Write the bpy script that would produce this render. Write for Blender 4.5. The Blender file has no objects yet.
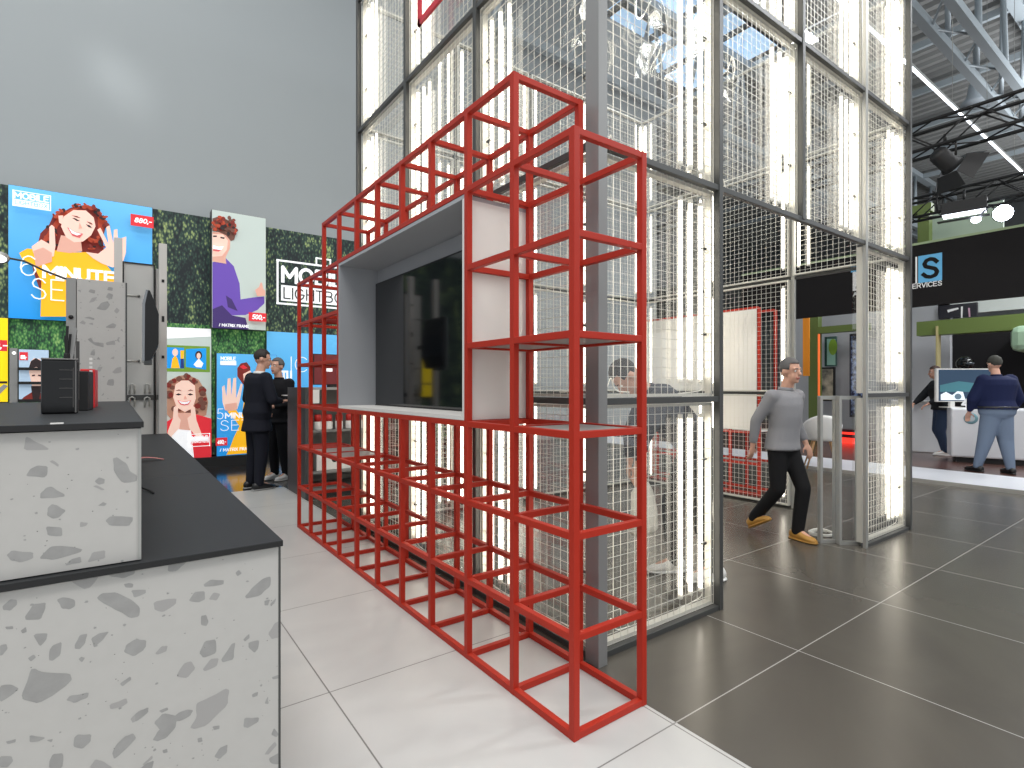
import bpy, bmesh, math, random
from mathutils import Vector, Matrix, Euler
from mathutils.geometry import tessellate_polygon
random.seed(7)
SC = bpy.context.scene
COL = SC.collection
PI = math.pi
R = math.radians

# ------------------------------------------------------------------ camera calibration (level camera, 1024x768)
FPX, CX, CY, YAW, CAMH = 540.0, 512.0, 386.5, R(36.2), 1.34
FW = Vector((math.sin(YAW), math.cos(YAW), 0)); RT = Vector((math.cos(YAW), -math.sin(YAW), 0)); UP = Vector((0, 0, 1))
CAM = Vector((0, 0, CAMH))
def ray(x, y): return FW + RT*((x-CX)/FPX) - UP*((y-CY)/FPX)
def atX(x, y, X): r = ray(x, y); return CAM + r*(X/r.x)
def atY(x, y, Y): r = ray(x, y); return CAM + r*(Y/r.y)
def atZ(x, y, Z=0.0): r = ray(x, y); return CAM + r*((Z-CAMH)/r.z)

# ------------------------------------------------------------------ materials
def lin(c):
    out = []
    for v in c[:3]:
        v = v/255.0
        out.append(v/12.92 if v <= 0.04045 else ((v+0.055)/1.055)**2.4)
    return (*out, 1.0)
_M = {}
def mat(name, rgb=(200, 200, 200), rough=0.5, metal=0.0, emit=None, es=0.0, spec=0.5, coat=0.0):
    if name in _M: return _M[name]
    m = bpy.data.materials.new(name); m.use_nodes = True
    b = m.node_tree.nodes['Principled BSDF']
    b.inputs['Base Color'].default_value = lin(rgb)
    b.inputs['Roughness'].default_value = rough
    b.inputs['Metallic'].default_value = metal
    b.inputs['Specular IOR Level'].default_value = spec
    b.inputs['Coat Weight'].default_value = coat
    if emit is not None:
        b.inputs['Emission Color'].default_value = lin(emit); b.inputs['Emission Strength'].default_value = es
    _M[name] = m
    return m
def nt(m): return m.node_tree.nodes, m.node_tree.links, m.node_tree.nodes['Principled BSDF']
def pos_node(N, L):
    g = N.new('ShaderNodeNewGeometry'); return g.outputs['Position']
def printed(name, rgb, es=0.55):
    es *= 0.72                          # ink on a backlit fabric
    m = mat(name, rgb, 0.6, 0, rgb, es); m.cycles.emission_sampling = 'NONE'; return m
def noise_bump(m, scale=40, dist=0.002, strength=0.3):
    N, L, b = nt(m)
    n = N.new('ShaderNodeTexNoise'); n.inputs['Scale'].default_value = scale; n.inputs['Detail'].default_value = 4
    tc = N.new('ShaderNodeTexCoord'); L.new(tc.outputs['Object'], n.inputs['Vector'])
    bp = N.new('ShaderNodeBump'); bp.inputs['Distance'].default_value = dist; bp.inputs['Strength'].default_value = strength
    L.new(n.outputs['Fac'], bp.inputs['Height']); L.new(bp.outputs['Normal'], b.inputs['Normal'])
    return m
def noise_col(m, c0, c1, scale=5, lo=0.35, hi=0.65, detail=5, stretch=(1, 1, 1), emit=0.0):
    N, L, b = nt(m)
    tc = N.new('ShaderNodeTexCoord'); mp = N.new('ShaderNodeMapping'); mp.inputs['Scale'].default_value = stretch
    L.new(tc.outputs['Object'], mp.inputs['Vector'])
    n = N.new('ShaderNodeTexNoise'); n.inputs['Scale'].default_value = scale; n.inputs['Detail'].default_value = detail
    L.new(mp.outputs['Vector'], n.inputs['Vector'])
    r = N.new('ShaderNodeValToRGB'); r.color_ramp.elements[0].position = lo; r.color_ramp.elements[1].position = hi
    r.color_ramp.elements[0].color = lin(c0); r.color_ramp.elements[1].color = lin(c1)
    L.new(n.outputs['Fac'], r.inputs['Fac']); L.new(r.outputs['Color'], b.inputs['Base Color'])
    if emit: L.new(r.outputs['Color'], b.inputs['Emission Color']); b.inputs['Emission Strength'].default_value = emit
    return m, r
def tiles(m, base, base2, grout, x0, y0, pitch, w):
    N, L, b = nt(m)
    sx = N.new('ShaderNodeSeparateXYZ'); L.new(pos_node(N, L), sx.inputs[0])
    masks = []
    for out, o in (('X', x0), ('Y', y0)):
        a = N.new('ShaderNodeMath'); a.operation = 'SUBTRACT'; L.new(sx.outputs[out], a.inputs[0]); a.inputs[1].default_value = o - w/2 - 40*pitch
        d = N.new('ShaderNodeMath'); d.operation = 'MODULO'; L.new(a.outputs[0], d.inputs[0]); d.inputs[1].default_value = pitch
        c = N.new('ShaderNodeMath'); c.operation = 'LESS_THAN'; L.new(d.outputs[0], c.inputs[0]); c.inputs[1].default_value = w
        masks.append(c)
    mx = N.new('ShaderNodeMath'); mx.operation = 'MAXIMUM'; L.new(masks[0].outputs[0], mx.inputs[0]); L.new(masks[1].outputs[0], mx.inputs[1])
    n = N.new('ShaderNodeTexNoise'); n.inputs['Scale'].default_value = 0.9; n.inputs['Detail'].default_value = 6; n.inputs['Distortion'].default_value = 1.5
    L.new(pos_node(N, L), n.inputs['Vector'])
    r = N.new('ShaderNodeValToRGB'); r.color_ramp.elements[0].color = lin(base2); r.color_ramp.elements[1].color = lin(base)
    r.color_ramp.elements[0].position = 0.35; r.color_ramp.elements[1].position = 0.6
    L.new(n.outputs['Fac'], r.inputs['Fac'])
    mix = N.new('ShaderNodeMix'); mix.data_type = 'RGBA'
    L.new(mx.outputs[0], mix.inputs['Factor']); L.new(r.outputs['Color'], mix.inputs[6]); mix.inputs[7].default_value = lin(grout)
    L.new(mix.outputs[2], b.inputs['Base Color'])
    return m

RED = noise_bump(mat('red_lacquer', (174, 44, 27), 0.48, spec=0.3), 120, 0.0004, 0.2)
WHITE = mat('white_laminate', (224, 222, 218), 0.45)
GREYLAM = mat('grey_shelf', (150, 148, 146), 0.5)
ALU = noise_bump(mat('aluminium', (172, 172, 168), 0.38, 0.55), 200, 0.0003, 0.15)
ALU_D = mat('dark_grey_steel', (74, 75, 74), 0.45, 0.3)
ALU_P = mat('pale_panel_frame', (205, 203, 194), 0.4, 0.25)
GALV = mat('galvanised_wire', (222, 220, 212), 0.4, 0.3)
BLACKTOP = noise_bump(mat('black_worktop', (39, 41, 43), 0.5, spec=0.3), 300, 0.0003, 0.2)
BLACK = mat('black_gloss', (12, 12, 13), 0.12)
BLACKM = mat('black_matt', (22, 22, 23), 0.6)
GREYP = mat('grey_paint', (150, 150, 148), 0.5)
CABLE = mat('white_cable', (235, 233, 225), 0.5)
TUBE_GLOWS = []
for i, s in enumerate((6.5, 2.4, 1.3, 0.85)):  # first is the real tube; dimmer glows imitate its fading reflections
    t = mat('led_or_reflection_%s' % 'abcd'[i], (255, 252, 244), 0.4, 0, (255, 246, 228), s)
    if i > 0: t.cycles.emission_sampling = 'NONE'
    TUBE_GLOWS.append(t)

# ------------------------------------------------------------------ mesh builder
class MB:
    def __init__(s): s.v = []; s.f = []; s.m = []; s.mats = []; s.sm = []
    def mi(s, m):
        if m not in s.mats: s.mats.append(m)
        return s.mats.index(m)
    def add(s, vs, fs, m, smooth=False):
        o = len(s.v); s.v += [tuple(v) for v in vs]; k = s.mi(m)
        for f in fs: s.f.append(tuple(i+o for i in f)); s.m.append(k); s.sm.append(smooth)
        return s
    def box(s, a, b, m, bev=0.0):
        x0, x1 = sorted((a[0], b[0])); y0, y1 = sorted((a[1], b[1])); z0, z1 = sorted((a[2], b[2]))
        if bev > 0:
            bm = bmesh.new(); bmesh.ops.create_cube(bm, size=1)
            for v in bm.verts: v.co = Vector(((x0+x1)/2+v.co.x*(x1-x0), (y0+y1)/2+v.co.y*(y1-y0), (z0+z1)/2+v.co.z*(z1-z0)))
            bmesh.ops.bevel(bm, geom=bm.edges[:], offset=bev, segments=2, affect='EDGES', profile=0.5)
            bm.verts.index_update()
            s.add([v.co.copy() for v in bm.verts], [[v.index for v in f.verts] for f in bm.faces], m); bm.free(); return s
        V = [(x0,y0,z0),(x1,y0,z0),(x1,y1,z0),(x0,y1,z0),(x0,y0,z1),(x1,y0,z1),(x1,y1,z1),(x0,y1,z1)]
        return s.add(V, [(0,3,2,1),(4,5,6,7),(0,1,5,4),(1,2,6,5),(2,3,7,6),(3,0,4,7)], m)
    def bar(s, p, q, w, h, m):          # rectangular bar from p to q
        p, q = Vector(p), Vector(q); d = (q-p).normalized()
        a = d.cross(UP) if abs(d.z) < 0.99 else Vector((1, 0, 0)); a.normalize(); b = a.cross(d)
        V = [x + a*sx*w/2 + b*sy*h/2 for x in (p, q) for sx, sy in ((-1,-1),(1,-1),(1,1),(-1,1))]
        return s.add(V, [(3,2,1,0),(4,5,6,7),(0,1,5,4),(1,2,6,5),(2,3,7,6),(3,0,4,7)], m)
    def tube(s, pts, r, m, n=8, caps=True):
        pts = [Vector(p) for p in pts]; rs = r if isinstance(r, (list, tuple)) else [r]*len(pts)
        V = []; F = []; prev = None
        for i, p in enumerate(pts):
            d = (pts[min(i+1, len(pts)-1)] - pts[max(i-1, 0)]).normalized()
            if prev is None:
                a = d.cross(UP) if abs(d.z) < 0.95 else d.cross(Vector((1, 0, 0)))
            else: a = prev - d*prev.dot(d)
            a.normalize(); b = d.cross(a); prev = a
            for k in range(n):
                t = 2*PI*k/n; V.append(p + (a*math.cos(t) + b*math.sin(t))*rs[i])
        for i in range(len(pts)-1):
            for k in range(n): F.append((i*n+k, i*n+(k+1)%n, (i+1)*n+(k+1)%n, (i+1)*n+k))
        if caps: F.append(tuple(range(n-1, -1, -1))); F.append(tuple((len(pts)-1)*n+k for k in range(n)))
        return s.add(V, F, m, True)
    def lathe(s, prof, m, c=(0, 0, 0), n=20, smooth=True):    # prof: (r, z)
        V = []; F = []
        for r, z in prof:
            for k in range(n): t = 2*PI*k/n; V.append((c[0]+r*math.cos(t), c[1]+r*math.sin(t), c[2]+z))
        for i in range(len(prof)-1):
            for k in range(n): F.append((i*n+k, i*n+(k+1)%n, (i+1)*n+(k+1)%n, (i+1)*n+k))
        F.append(tuple(range(n-1, -1, -1))); F.append(tuple((len(prof)-1)*n+k for k in range(n)))
        return s.add(V, F, m, smooth)
    def rings(s, rs, m, n=16):          # rs: (centre, axis_a, axis_b) elliptical rings, closed ends
        V = []; F = []
        for c, a, b in rs:
            for k in range(n): t = 2*PI*k/n; V.append(Vector(c) + Vector(a)*math.cos(t) + Vector(b)*math.sin(t))
        for i in range(len(rs)-1):
            for k in range(n): F.append((i*n+k, i*n+(k+1)%n, (i+1)*n+(k+1)%n, (i+1)*n+k))
        F.append(tuple(range(n-1, -1, -1))); F.append(tuple((len(rs)-1)*n+k for k in range(n)))
        return s.add(V, F, m, True)
    def ell(s, c, rad, m, rot=None, nu=14, nv=9):
        c = Vector(c); V = []; F = []; rot = rot or Matrix.Identity(3)
        for j in range(nv+1):
            ph = PI*j/nv
            for k in range(nu):
                t = 2*PI*k/nu; V.append(c + rot @ Vector((rad[0]*math.sin(ph)*math.cos(t), rad[1]*math.sin(ph)*math.sin(t), -rad[2]*math.cos(ph))))
        for j in range(nv):
            for k in range(nu): F.append((j*nu+k, j*nu+(k+1)%nu, (j+1)*nu+(k+1)%nu, (j+1)*nu+k))
        return s.add(V, F, m, True)
    def cap(s, p, q, r1, r2, m, n=12):  # tapered capsule
        p, q = Vector(p), Vector(q); d = (q-p); l = d.length or 1e-4; d = d/l
        a = d.cross(UP) if abs(d.z) < 0.95 else d.cross(Vector((1, 0, 0))); a.normalize(); b = d.cross(a)
        rs = []
        for t in (-80, -50, -22): rs.append((p + d*r1*math.sin(R(t)), a*r1*math.cos(R(t)), b*r1*math.cos(R(t))))
        for k in range(5): f = k/4; r = r1+(r2-r1)*f; rs.append((p+(q-p)*f, a*r, b*r))
        for t in (22, 50, 80): rs.append((q + d*r2*math.sin(R(t)), a*r2*math.cos(R(t)), b*r2*math.cos(R(t))))
        return s.rings(rs, m, n)
    def mesh(s, name):
        me = bpy.data.meshes.new(name); me.from_pydata(s.v, [], s.f)
        for m in s.mats: me.materials.append(m)
        me.polygons.foreach_set('material_index', s.m); me.polygons.foreach_set('use_smooth', s.sm); me.update()
        return me
    def build(s, name, parent=None, loc=None, mesh=None):
        o = bpy.data.objects.new(name, mesh or s.mesh(name)); COL.objects.link(o)
        if parent is not None: o.parent = parent
        if loc is not None: o.location = loc
        return o
def put(name, me, parent=None, loc=(0, 0, 0), rz=0):
    o = bpy.data.objects.new(name, me); COL.objects.link(o); o.location = loc; o.rotation_euler.z = rz
    if parent is not None: o.parent = parent
    return o
def nest(child, part):        # a sub-part: the part sits at its thing's origin, so local coordinates carry over
    child.parent = part; return child
def tag(o, label=None, cat=None, group=None, kind=None):
    if label: o['label'] = label
    if cat: o['category'] = cat
    if group: o['group'] = group
    if kind: o['kind'] = kind
    return o
def thing(name, label, cat, loc=(0, 0, 0), rz=0, group=None):
    o = bpy.data.objects.new(name, None); COL.objects.link(o); o.location = loc; o.rotation_euler.z = rz
    o.empty_display_size = 0.1
    return tag(o, label, cat, group)
def struct(name, mb): return tag(mb.build(name), kind='structure')

# stroke lettering: every glyph is a set of polylines (cap height 1)
def _arc(cx, cy, rx, ry, a0, a1, n=14): return [(cx+rx*math.cos(R(a0+(a1-a0)*i/n)), cy+ry*math.sin(R(a0+(a1-a0)*i/n))) for i in range(n+1)]
GLYPH = {
 'M': [[(0,0),(0,1),(.45,.3),(.9,1),(.9,0)]], 'O': [_arc(.43,.5,.43,.5,0,360,22)], '0': [_arc(.32,.5,.32,.5,0,360,18)],
 'B': [[(0,0),(0,1),(.42,1),(.6,.93),(.66,.77),(.6,.6),(.42,.53),(0,.53)],[(.42,.53),(.65,.45),(.72,.27),(.65,.08),(.42,0),(0,0)]],
 'I': [[(0,0),(0,1)]], 'L': [[(0,1),(0,0),(.56,0)]], 'E': [[(.6,1),(0,1),(0,0),(.6,0)],[(0,.52),(.52,.52)]], 'F': [[(.58,1),(0,1),(0,0)],[(0,.52),(.5,.52)]],
 'G': [_arc(.43,.5,.43,.5,45,350,18)+[(.86,.46),(.5,.46)]], 'C': [_arc(.43,.5,.43,.5,45,315,18)], 'H': [[(0,0),(0,1)],[(.7,0),(.7,1)],[(0,.52),(.7,.52)]],
 'T': [[(0,1),(.7,1)],[(.35,1),(.35,0)]], 'X': [[(0,0),(.68,1)],[(0,1),(.68,0)]], 'N': [[(0,0),(0,1),(.72,0),(.72,1)]], 'U': [[(0,1),(0,.3)]+_arc(.34,.3,.34,.3,180,360,10)+[(.68,1)]],
 'S': [[(.62,.82),(.5,.95),(.33,1),(.14,.94),(.04,.77),(.1,.61),(.33,.52),(.56,.42),(.65,.25),(.57,.07),(.34,0),(.13,.05),(.0,.18)]],
 'A': [[(0,0),(.38,1),(.76,0)],[(.14,.34),(.62,.34)]], 'R': [[(0,0),(0,1),(.42,1),(.62,.9),(.66,.73),(.6,.56),(.42,.48),(0,.48)],[(.38,.48),(.68,0)]], 'V': [[(0,1),(.36,0),(.72,1)]],
 'D': [[(0,0),(0,1),(.35,1),(.6,.86),(.72,.5),(.6,.14),(.35,0),(0,0)]],
 '6': [[(.58,.88),(.44,.98),(.3,1),(.14,.9),(.04,.68),(0,.38),(.06,.14),(.2,.02),(.34,0),(.52,.08),(.62,.3),(.54,.52),(.34,.6),(.14,.54),(.02,.38)]],
 '5': [[(.56,1),(.1,1),(.05,.54),(.3,.63),(.53,.53),(.6,.3),(.5,.08),(.28,0),(.02,.1)]], '4': [[(.46,0),(.46,1),(0,.28),(.64,.28)]],
 '8': [_arc(.31,.75,.25,.25,0,360,16), _arc(.31,.25,.31,.27,0,360,16)], '9': [[(.06,.1),(.25,0),(.45,.08),(.58,.35),(.6,.65),(.5,.92),(.3,1),(.1,.92),(0,.7),(.1,.48),(.3,.4),(.5,.47),(.59,.62)]],
 ',': [[(.06,.08),(0,-.14)]], '-': [[(0,.45),(.4,.45)]], '/': [[(0,0),(.3,1)]], ' ': []}
def strokes(txt, gap=0.26):
    out = []; x = 0.0
    for ch in txt:
        g = GLYPH[ch]; w = max([p[0] for l in g for p in l], default=0.3)
        out += [[(x+a, b) for a, b in l] for l in g]; x += w + gap
    return out, x-gap
def text_poly(txt, wgt, width, height, shear=0.0):
    """ribbons of constant weight, mapped on a width x height box"""
    ls, w = strokes(txt); t = wgt*height; k = (width-t)/max(w, 1e-6) if w > 0 else 0; V = []; F = []; Z_ = {}
    for l in ls:
        P = [Vector((t/2+(a+shear*b)*k, t/2+b*(height-t))) for a, b in l]
        for p_, q_ in zip(P, P[1:]):
            d = (q_-p_).normalized() if (q_-p_).length > 1e-7 else Vector((1, 0)); nn = Vector((-d.y, d.x))*t/2; o = len(V)
            e0 = t*.48 if (p_-P[0]).length < 1e-9 else 0.0; e1 = t*.48 if (q_-P[-1]).length < 1e-9 else 0.0
            V += [p_-d*e0+nn, p_-d*e0-nn, q_+d*e1-nn, q_+d*e1+nn]; F.append((o, o+1, o+2, o+3))
            if e1 == 0.0:
                o = len(V); V += [q_+Vector((math.cos(PI/4*i_), math.sin(PI/4*i_)))*t*.5 for i_ in range(8)]; F.append(tuple(range(o, o+8)))
    for f_i, f in enumerate(F):
        for i_ in f: Z_[i_] = 0.00025*(f_i % 4)
    return [(v.x, v.y, Z_.get(i_, 0.0)) for i_, v in enumerate(V)], F

class Art:
    """flat print: polygons on a plane through O spanned by unit vectors A (right) and UP; every new layer lies a little prouder"""
    def __init__(s, O, A, nrm, step=0.0012): s.O = Vector(O); s.A = Vector(A); s.n = Vector(nrm); s.k = 0; s.mb = MB(); s.step = step
    def P(s, u, z): return s.O + s.A*u + UP*z + s.n*(s.k*s.step)
    def poly(s, pts, m):
        s.k += 1
        V = [Vector((u, z, 0)) for u, z in pts]
        tri = tessellate_polygon([V])
        W = [s.P(u, z) for u, z in pts]
        want = s.A.cross(UP).dot(s.n) > 0
        F = []
        for t in tri:
            a, b, c = (V[i] for i in t)
            ccw = (b-a).cross(c-a).z > 0
            F.append(t if ccw == want else t[::-1])
        s.mb.add(W, F, m); return s
    def rect(s, u0, z0, u1, z1, m): return s.poly([(u0, z0), (u1, z0), (u1, z1), (u0, z1)], m)
    def frame(s, u0, z0, u1, z1, w, m):
        s.rect(u0, z0, u1, z0+w, m); s.k -= 1; s.rect(u0, z1-w, u1, z1, m); s.k -= 1
        s.rect(u0, z0, u0+w, z1, m); s.k -= 1; s.rect(u1-w, z0, u1, z1, m); return s
    def disc(s, u, z, ru, rz, m, n=20, rot=0):
        c, q = math.cos(rot), math.sin(rot)
        return s.poly([(u+ru*math.cos(2*PI*i/n)*c-rz*math.sin(2*PI*i/n)*q, z+ru*math.cos(2*PI*i/n)*q+rz*math.sin(2*PI*i/n)*c) for i in range(n)], m)
    def text(s, txt, u0, z0, u1, z1, m, bold=0.0, shear=0.0):
        s.k += 1
        vs, fs = text_poly(txt, bold or 0.12, u1-u0, z1-z0, shear)
        s.mb.add([s.P(u0+x, z0+y)+s.n*d for x, y, d in vs], fs, m); return s

# ================================================================== SETTING
GX = 1.80                                    # white / dark floor boundary
fl = tiles(mat('white_floor_tile', (194, 194, 191), 0.35), (195, 195, 192), (186, 186, 184), (120, 118, 116), 0.752, 1.352, 1.03, 0.006)
fd = tiles(mat('dark_floor_tile', (84, 80, 73), 0.27), (86, 82, 75), (79, 75, 69), (165, 163, 158), 2.79, 1.352, 1.03, 0.006)
MB_ = MB(); MB_.box((-7, -4, -0.1), (GX, 7.63, 0), fl); struct('floor', MB_)
fk = mat('black_gloss_floor', (34, 34, 36), 0.12)
MB_ = MB(); MB_.box((-7, 7.63, -0.1), (GX, 12, 0), fk); struct('floor_back', MB_)
MB_ = MB(); MB_.box((GX, -8, -0.1), (45, 26, 0), fd); struct('floor_hall', MB_)
wm = mat('grey_fabric_wall', (166, 172, 174), 0.7, spec=0.2)
MB_ = MB(); MB_.box((-9, 10.62, 0), (13.2, 10.82, 11.7), wm); struct('wall_back', MB_)
hw = noise_col(mat('hall_wall', (96, 99, 100), 0.8), (90, 94, 95), (112, 115, 116), 0.6)[0]
MB_ = MB(); MB_.box((44, -8, 0), (44.3, 26, 13.4), hw); MB_.box((13.2, 25.7, 0), (44, 26, 13.4), hw); struct('wall_hall', MB_)

# corrugated hall roof: ridged sheet, X runs with the trusses
roof = mat('roof_sheet', (142, 143, 142), 0.6, 0.1)
MB_ = MB()
def roof_sheet(x0, x1, y0, y1, z, mb):
    n = int((x1-x0)/0.5); V = []; F = []
    for i in range(n+1):
        for dx, dz in ((0, 0), (0.2, 0), (0.27, 0.14), (0.43, 0.14)):
            V += [(x0+i*0.5+dx, y0, z+dz), (x0+i*0.5+dx, y1, z+dz)]
    k = len(V)//2
    for i in range(k-1): F.append((2*i, 2*i+1, 2*i+3, 2*i+2))
    mb.add(V, F, roof)
roof_sheet(6, 12.4, -8, 26, 13.0, MB_); roof_sheet(18.2, 44, -8, 26, 13.0, MB_)
roof_sheet(12.4, 18.2, -8, 9.4, 13.0, MB_); roof_sheet(12.4, 18.2, 13.2, 26, 13.0, MB_)
struct('ceiling', MB_)
sky = mat('skylight_pane', (190, 220, 245), 0.3, 0, (175, 210, 245), 1.1)
MB_ = MB(); MB_.box((12.4, 9.4, 13.1), (18.7, 13.2, 13.14), sky)
for i in range(4): MB_.box((12.4+i*2.0, 9.4, 12.95), (12.52+i*2.0, 13.2, 13.1), ALU_D)
for i in range(3): MB_.box((12.4, 9.4+i*1.85, 12.95), (18.7, 9.5+i*1.85, 13.1), ALU_D)
struct('window_1', MB_)

# ================================================================== RED DISPLAY RACK
C = 0.385; RX = 1.402; RY = 1.515; T = 0.03
rack = thing('display_rack', 'long red steel tube rack of open square cells around a white screen niche', 'rack', (RX, RY, 0))
def Yk(i): return i*0.3835
def rbar(name, a, b):
    mb = MB(); h = {'post': 0.015, 'long_rail': 0.0143, 'crossbar': 0.0137}[name]
    lo = [min(a[i], b[i])-h for i in range(3)]; hi = [max(a[i], b[i])+h for i in range(3)]
    mb.box(lo, hi, RED, 0.002); return mb.build(name, rack)
ZL = [h*C for h in range(7)]; ZL[0] = 0.0145
ZU = 7*C
for i in range(11):
    for x in (0, C):
        top = ZU if 1 <= i <= 8 else ZL[6]
        if 3 <= i <= 6:
            rbar('post', (x, Yk(i), T/2), (x, Yk(i), ZL[3])); rbar('post', (x, Yk(i), ZL[6]), (x, Yk(i), ZU))
        else: rbar('post', (x, Yk(i), T/2), (x, Yk(i), top))
for k, z in enumerate(ZL):
    for x in (0, C):
        if k in (4, 5):
            rbar('long_rail', (x, Yk(0), z), (x, Yk(2), z)); rbar('long_rail', (x, Yk(7), z), (x, Yk(10), z))
        else: rbar('long_rail', (x, Yk(0), z), (x, Yk(10), z))
    for i in range(11):
        if k in (4, 5) and 3 <= i <= 6: continue
        rbar('crossbar', (0, Yk(i), z), (C, Yk(i), z))
for x in (0, C): rbar('long_rail', (x, Yk(1), ZU), (x, Yk(8), ZU))
for i in range(1, 9): rbar('crossbar', (0, Yk(i), ZU), (C, Yk(i), ZU))
for i, k in ((0, 4), (0, 3), (1, 4), (8, 2), (9, 2), (8, 4), (9, 4), (8, 5), (7, 2)):
    MB().box((0.018, Yk(i)+0.018, ZL[k]-0.004), (C-0.018, Yk(i+1)-0.018, ZL[k]+0.008), GREYLAM if k < 5 and i != 9 else RED).build('shelf', rack)
# white niche box between post 2 and post 7
ny0, ny1, nz0, nz1 = RY+Yk(2)+0.017, RY+Yk(7)-0.017, ZL[3]+0.017, ZL[6]-0.017
niche = thing('screen_niche', 'white box niche set into the red rack around the black screen', 'niche', (RX, ny0, nz0))
NSHADE = mat('niche_inner_shade', (166, 168, 172), 0.5)  # shade inside the white niche, put into a greyer panel colour
W_, H_ = ny1-ny0, nz1-nz0; D0, D1 = -0.012, 0.40
MB().box((D0, 0, 0), (D1, W_, 0.02), WHITE).build('bottom_panel', niche)
MB().box((D0, 0, H_-0.02), (D1, W_, H_), NSHADE).build('top_panel', niche)
MB().box((D0, 0, 0.02), (D1, 0.02, H_-0.02), WHITE).build('side_panel', niche)
MB().box((D0, W_-0.02, 0.02), (D1, W_, H_-0.02), NSHADE).build('side_panel', niche)
MB().box((0.30, 0.02, 0.02), (0.315, W_-0.02, H_-0.02), NSHADE).build('back_panel', niche)
# television
tv = thing('television', 'large black flat screen hanging inside the white niche of the red rack', 'television', (1.66, 3.235, 1.19))
scr = mat('screen_glass', (8, 10, 13), 0.06, 0, spec=0.9)
tvh = MB().box((0, -0.87, 0), (0.035, 0.87, 0.965), BLACKM, 0.003).build('housing', tv)
MB().box((-0.002, -0.86, 0.012), (0.001, 0.86, 0.955), scr).build('screen', tvh)
MB().box((-0.004, -0.87, -0.006), (0.02, 0.87, 0.008), mat('dark_bezel', (40, 40, 42), 0.3, 0.6)).build('bezel', tvh)
MB().box((0.035, -0.25, 0.25), (0.05, 0.25, 0.7), BLACKM).build('wall_mount', tv)

# ================================================================== ILLUMINATED MESH TOWER
TX = [1.905, 2.925, 3.945, 5.012, 5.985]; TY = [1.915+1.05*i for i in range(4)]; TZ = [1.265*i for i in range(5)]
tower = thing('display_tower', 'tall dark grey steel frame of posts and beams carrying the lit wire mesh panels', 'tower', (TX[0], TY[0], 0))
def tb(name, a, b, m=ALU_D):
    MB().box(Vector(a)-tower.location, Vector(b)-tower.location, m, 0.002).build(name, tower)
x0, x1, y0, y1 = TX[0], TX[4], TY[0], TY[3]
zt = TZ[4]
tb('corner_post', (x0-0.06, y0-0.09, 0), (x0+0.0, y0-0.0, zt+0.02), mat('grey_post_steel', (140, 141, 140), 0.45, 0.2))       # thick front corner
tb('corner_post', (x1-0.02, y0-0.05, 0), (x1+0.02, y0-0.01, zt+0.02)); tb('corner_post', (x0-0.04, y1, 0), (x0, y1+0.04, zt+0.02)); tb('corner_post', (x1, y1, 0), (x1+0.04, y1+0.04, zt+0.02))
hm = 0.019
for i in (1, 2, 3):
    z0 = 0 if i != 2 else TZ[2]
    tb('mullion', (TX[i]-hm, y0-0.045, z0), (TX[i]+hm, y0-(0.018 if i == 3 else 0.005), zt), ALU if i == 3 else ALU_D)
    tb('mullion', (TX[i]-hm, y1+0.005, 0), (TX[i]+hm, y1+0.04, zt))
for i in (1, 2):
    tb('mullion', (x0-0.04, TY[i]-hm, 0), (x0-0.005, TY[i]+hm, zt))
    tb('mullion', (x1+0.005, TY[i]-hm, 0), (x1+0.04, TY[i]+hm, zt), ALU)
for k, z in enumerate(TZ):
    a, b = (z, z+0.03) if k == 0 else (z-0.017, z+0.017)
    segs = [(x0, x1)] if k >= 2 else [(x0, TX[1]), (TX[3], x1)]
    for s0, s1 in segs: tb('beam', (s0+0.0, y0-0.04, a), (s1-0.02, y0-0.008, b))
    tb('beam', (x0, y1+0.008, a), (x1, y1+0.035, b))
    tb('beam', (x0-0.035, y0, a), (x0-0.008, y1, b))
    tb('beam', (x1+0.008, y0 if k >= 2 else TY[1], a), (x1+0.035, y1, b))

_W = {}
def wire_mesh(w, h):
    if (w, h) in _W: return _W[(w, h)]
    mb = MB(); r = 0.00125; n = round(w/0.0545); k = round(h/0.0545)
    def strip(a, b, ax):
        if ax == 'z': V = [(a-r, -r, 0), (a+r, -r, 0), (a+r, r, 0), (a-r, r, 0), (a-r, -r, h), (a+r, -r, h), (a+r, r, h), (a-r, r, h)]
        else: V = [(0, r, a-r), (0, r, a+r), (0, 3*r, a+r), (0, 3*r, a-r), (w, r, a-r), (w, r, a+r), (w, 3*r, a+r), (w, 3*r, a-r)]
        mb.add(V, [(0, 1, 5, 4), (1, 2, 6, 5), (2, 3, 7, 6), (3, 0, 4, 7)], GALV)
    for i in range(n+1): strip(min(max(i*w/n, r), w-r), 0, 'z')
    for j in range(k+1): strip(min(max(j*h/k, r), h-r), 0, 'x')
    _W[(w, h)] = mb.mesh('wire_mesh'); return _W[(w, h)]
_PF = {}
def panel_frame(w, h):
    if (w, h) in _PF: return _PF[(w, h)]
    mb = MB(); t = 0.016; d0, d1 = 0.008, 0.05
    mb.box((0, d0, 0), (t, d1, h), ALU_P); mb.box((w-t, d0, 0), (w, d1, h), ALU_P)
    mb.box((t, d0, 0), (w-t, d1, t), ALU_P); mb.box((t, d0, h-t), (w-t, d1, h), ALU_P)
    _PF[(w, h)] = mb.mesh('panel_frame'); return _PF[(w, h)]
_TB = {}
def tube_mesh(k, h):
    if (k, h) in _TB: return _TB[(k, h)]
    mb = MB(); mb.tube([(0, 0, 0.10), (0, 0, h-0.09)], 0.0135, TUBE_GLOWS[k], 8)
    for a, b in ((0.075, 0.10), (h-0.09, h-0.065)): mb.tube([(0, 0, a), (0, 0, b)], 0.0145, CABLE, 8)
    _TB[(k, h)] = mb.mesh('tube_or_reflection'); return _TB[(k, h)]
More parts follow.
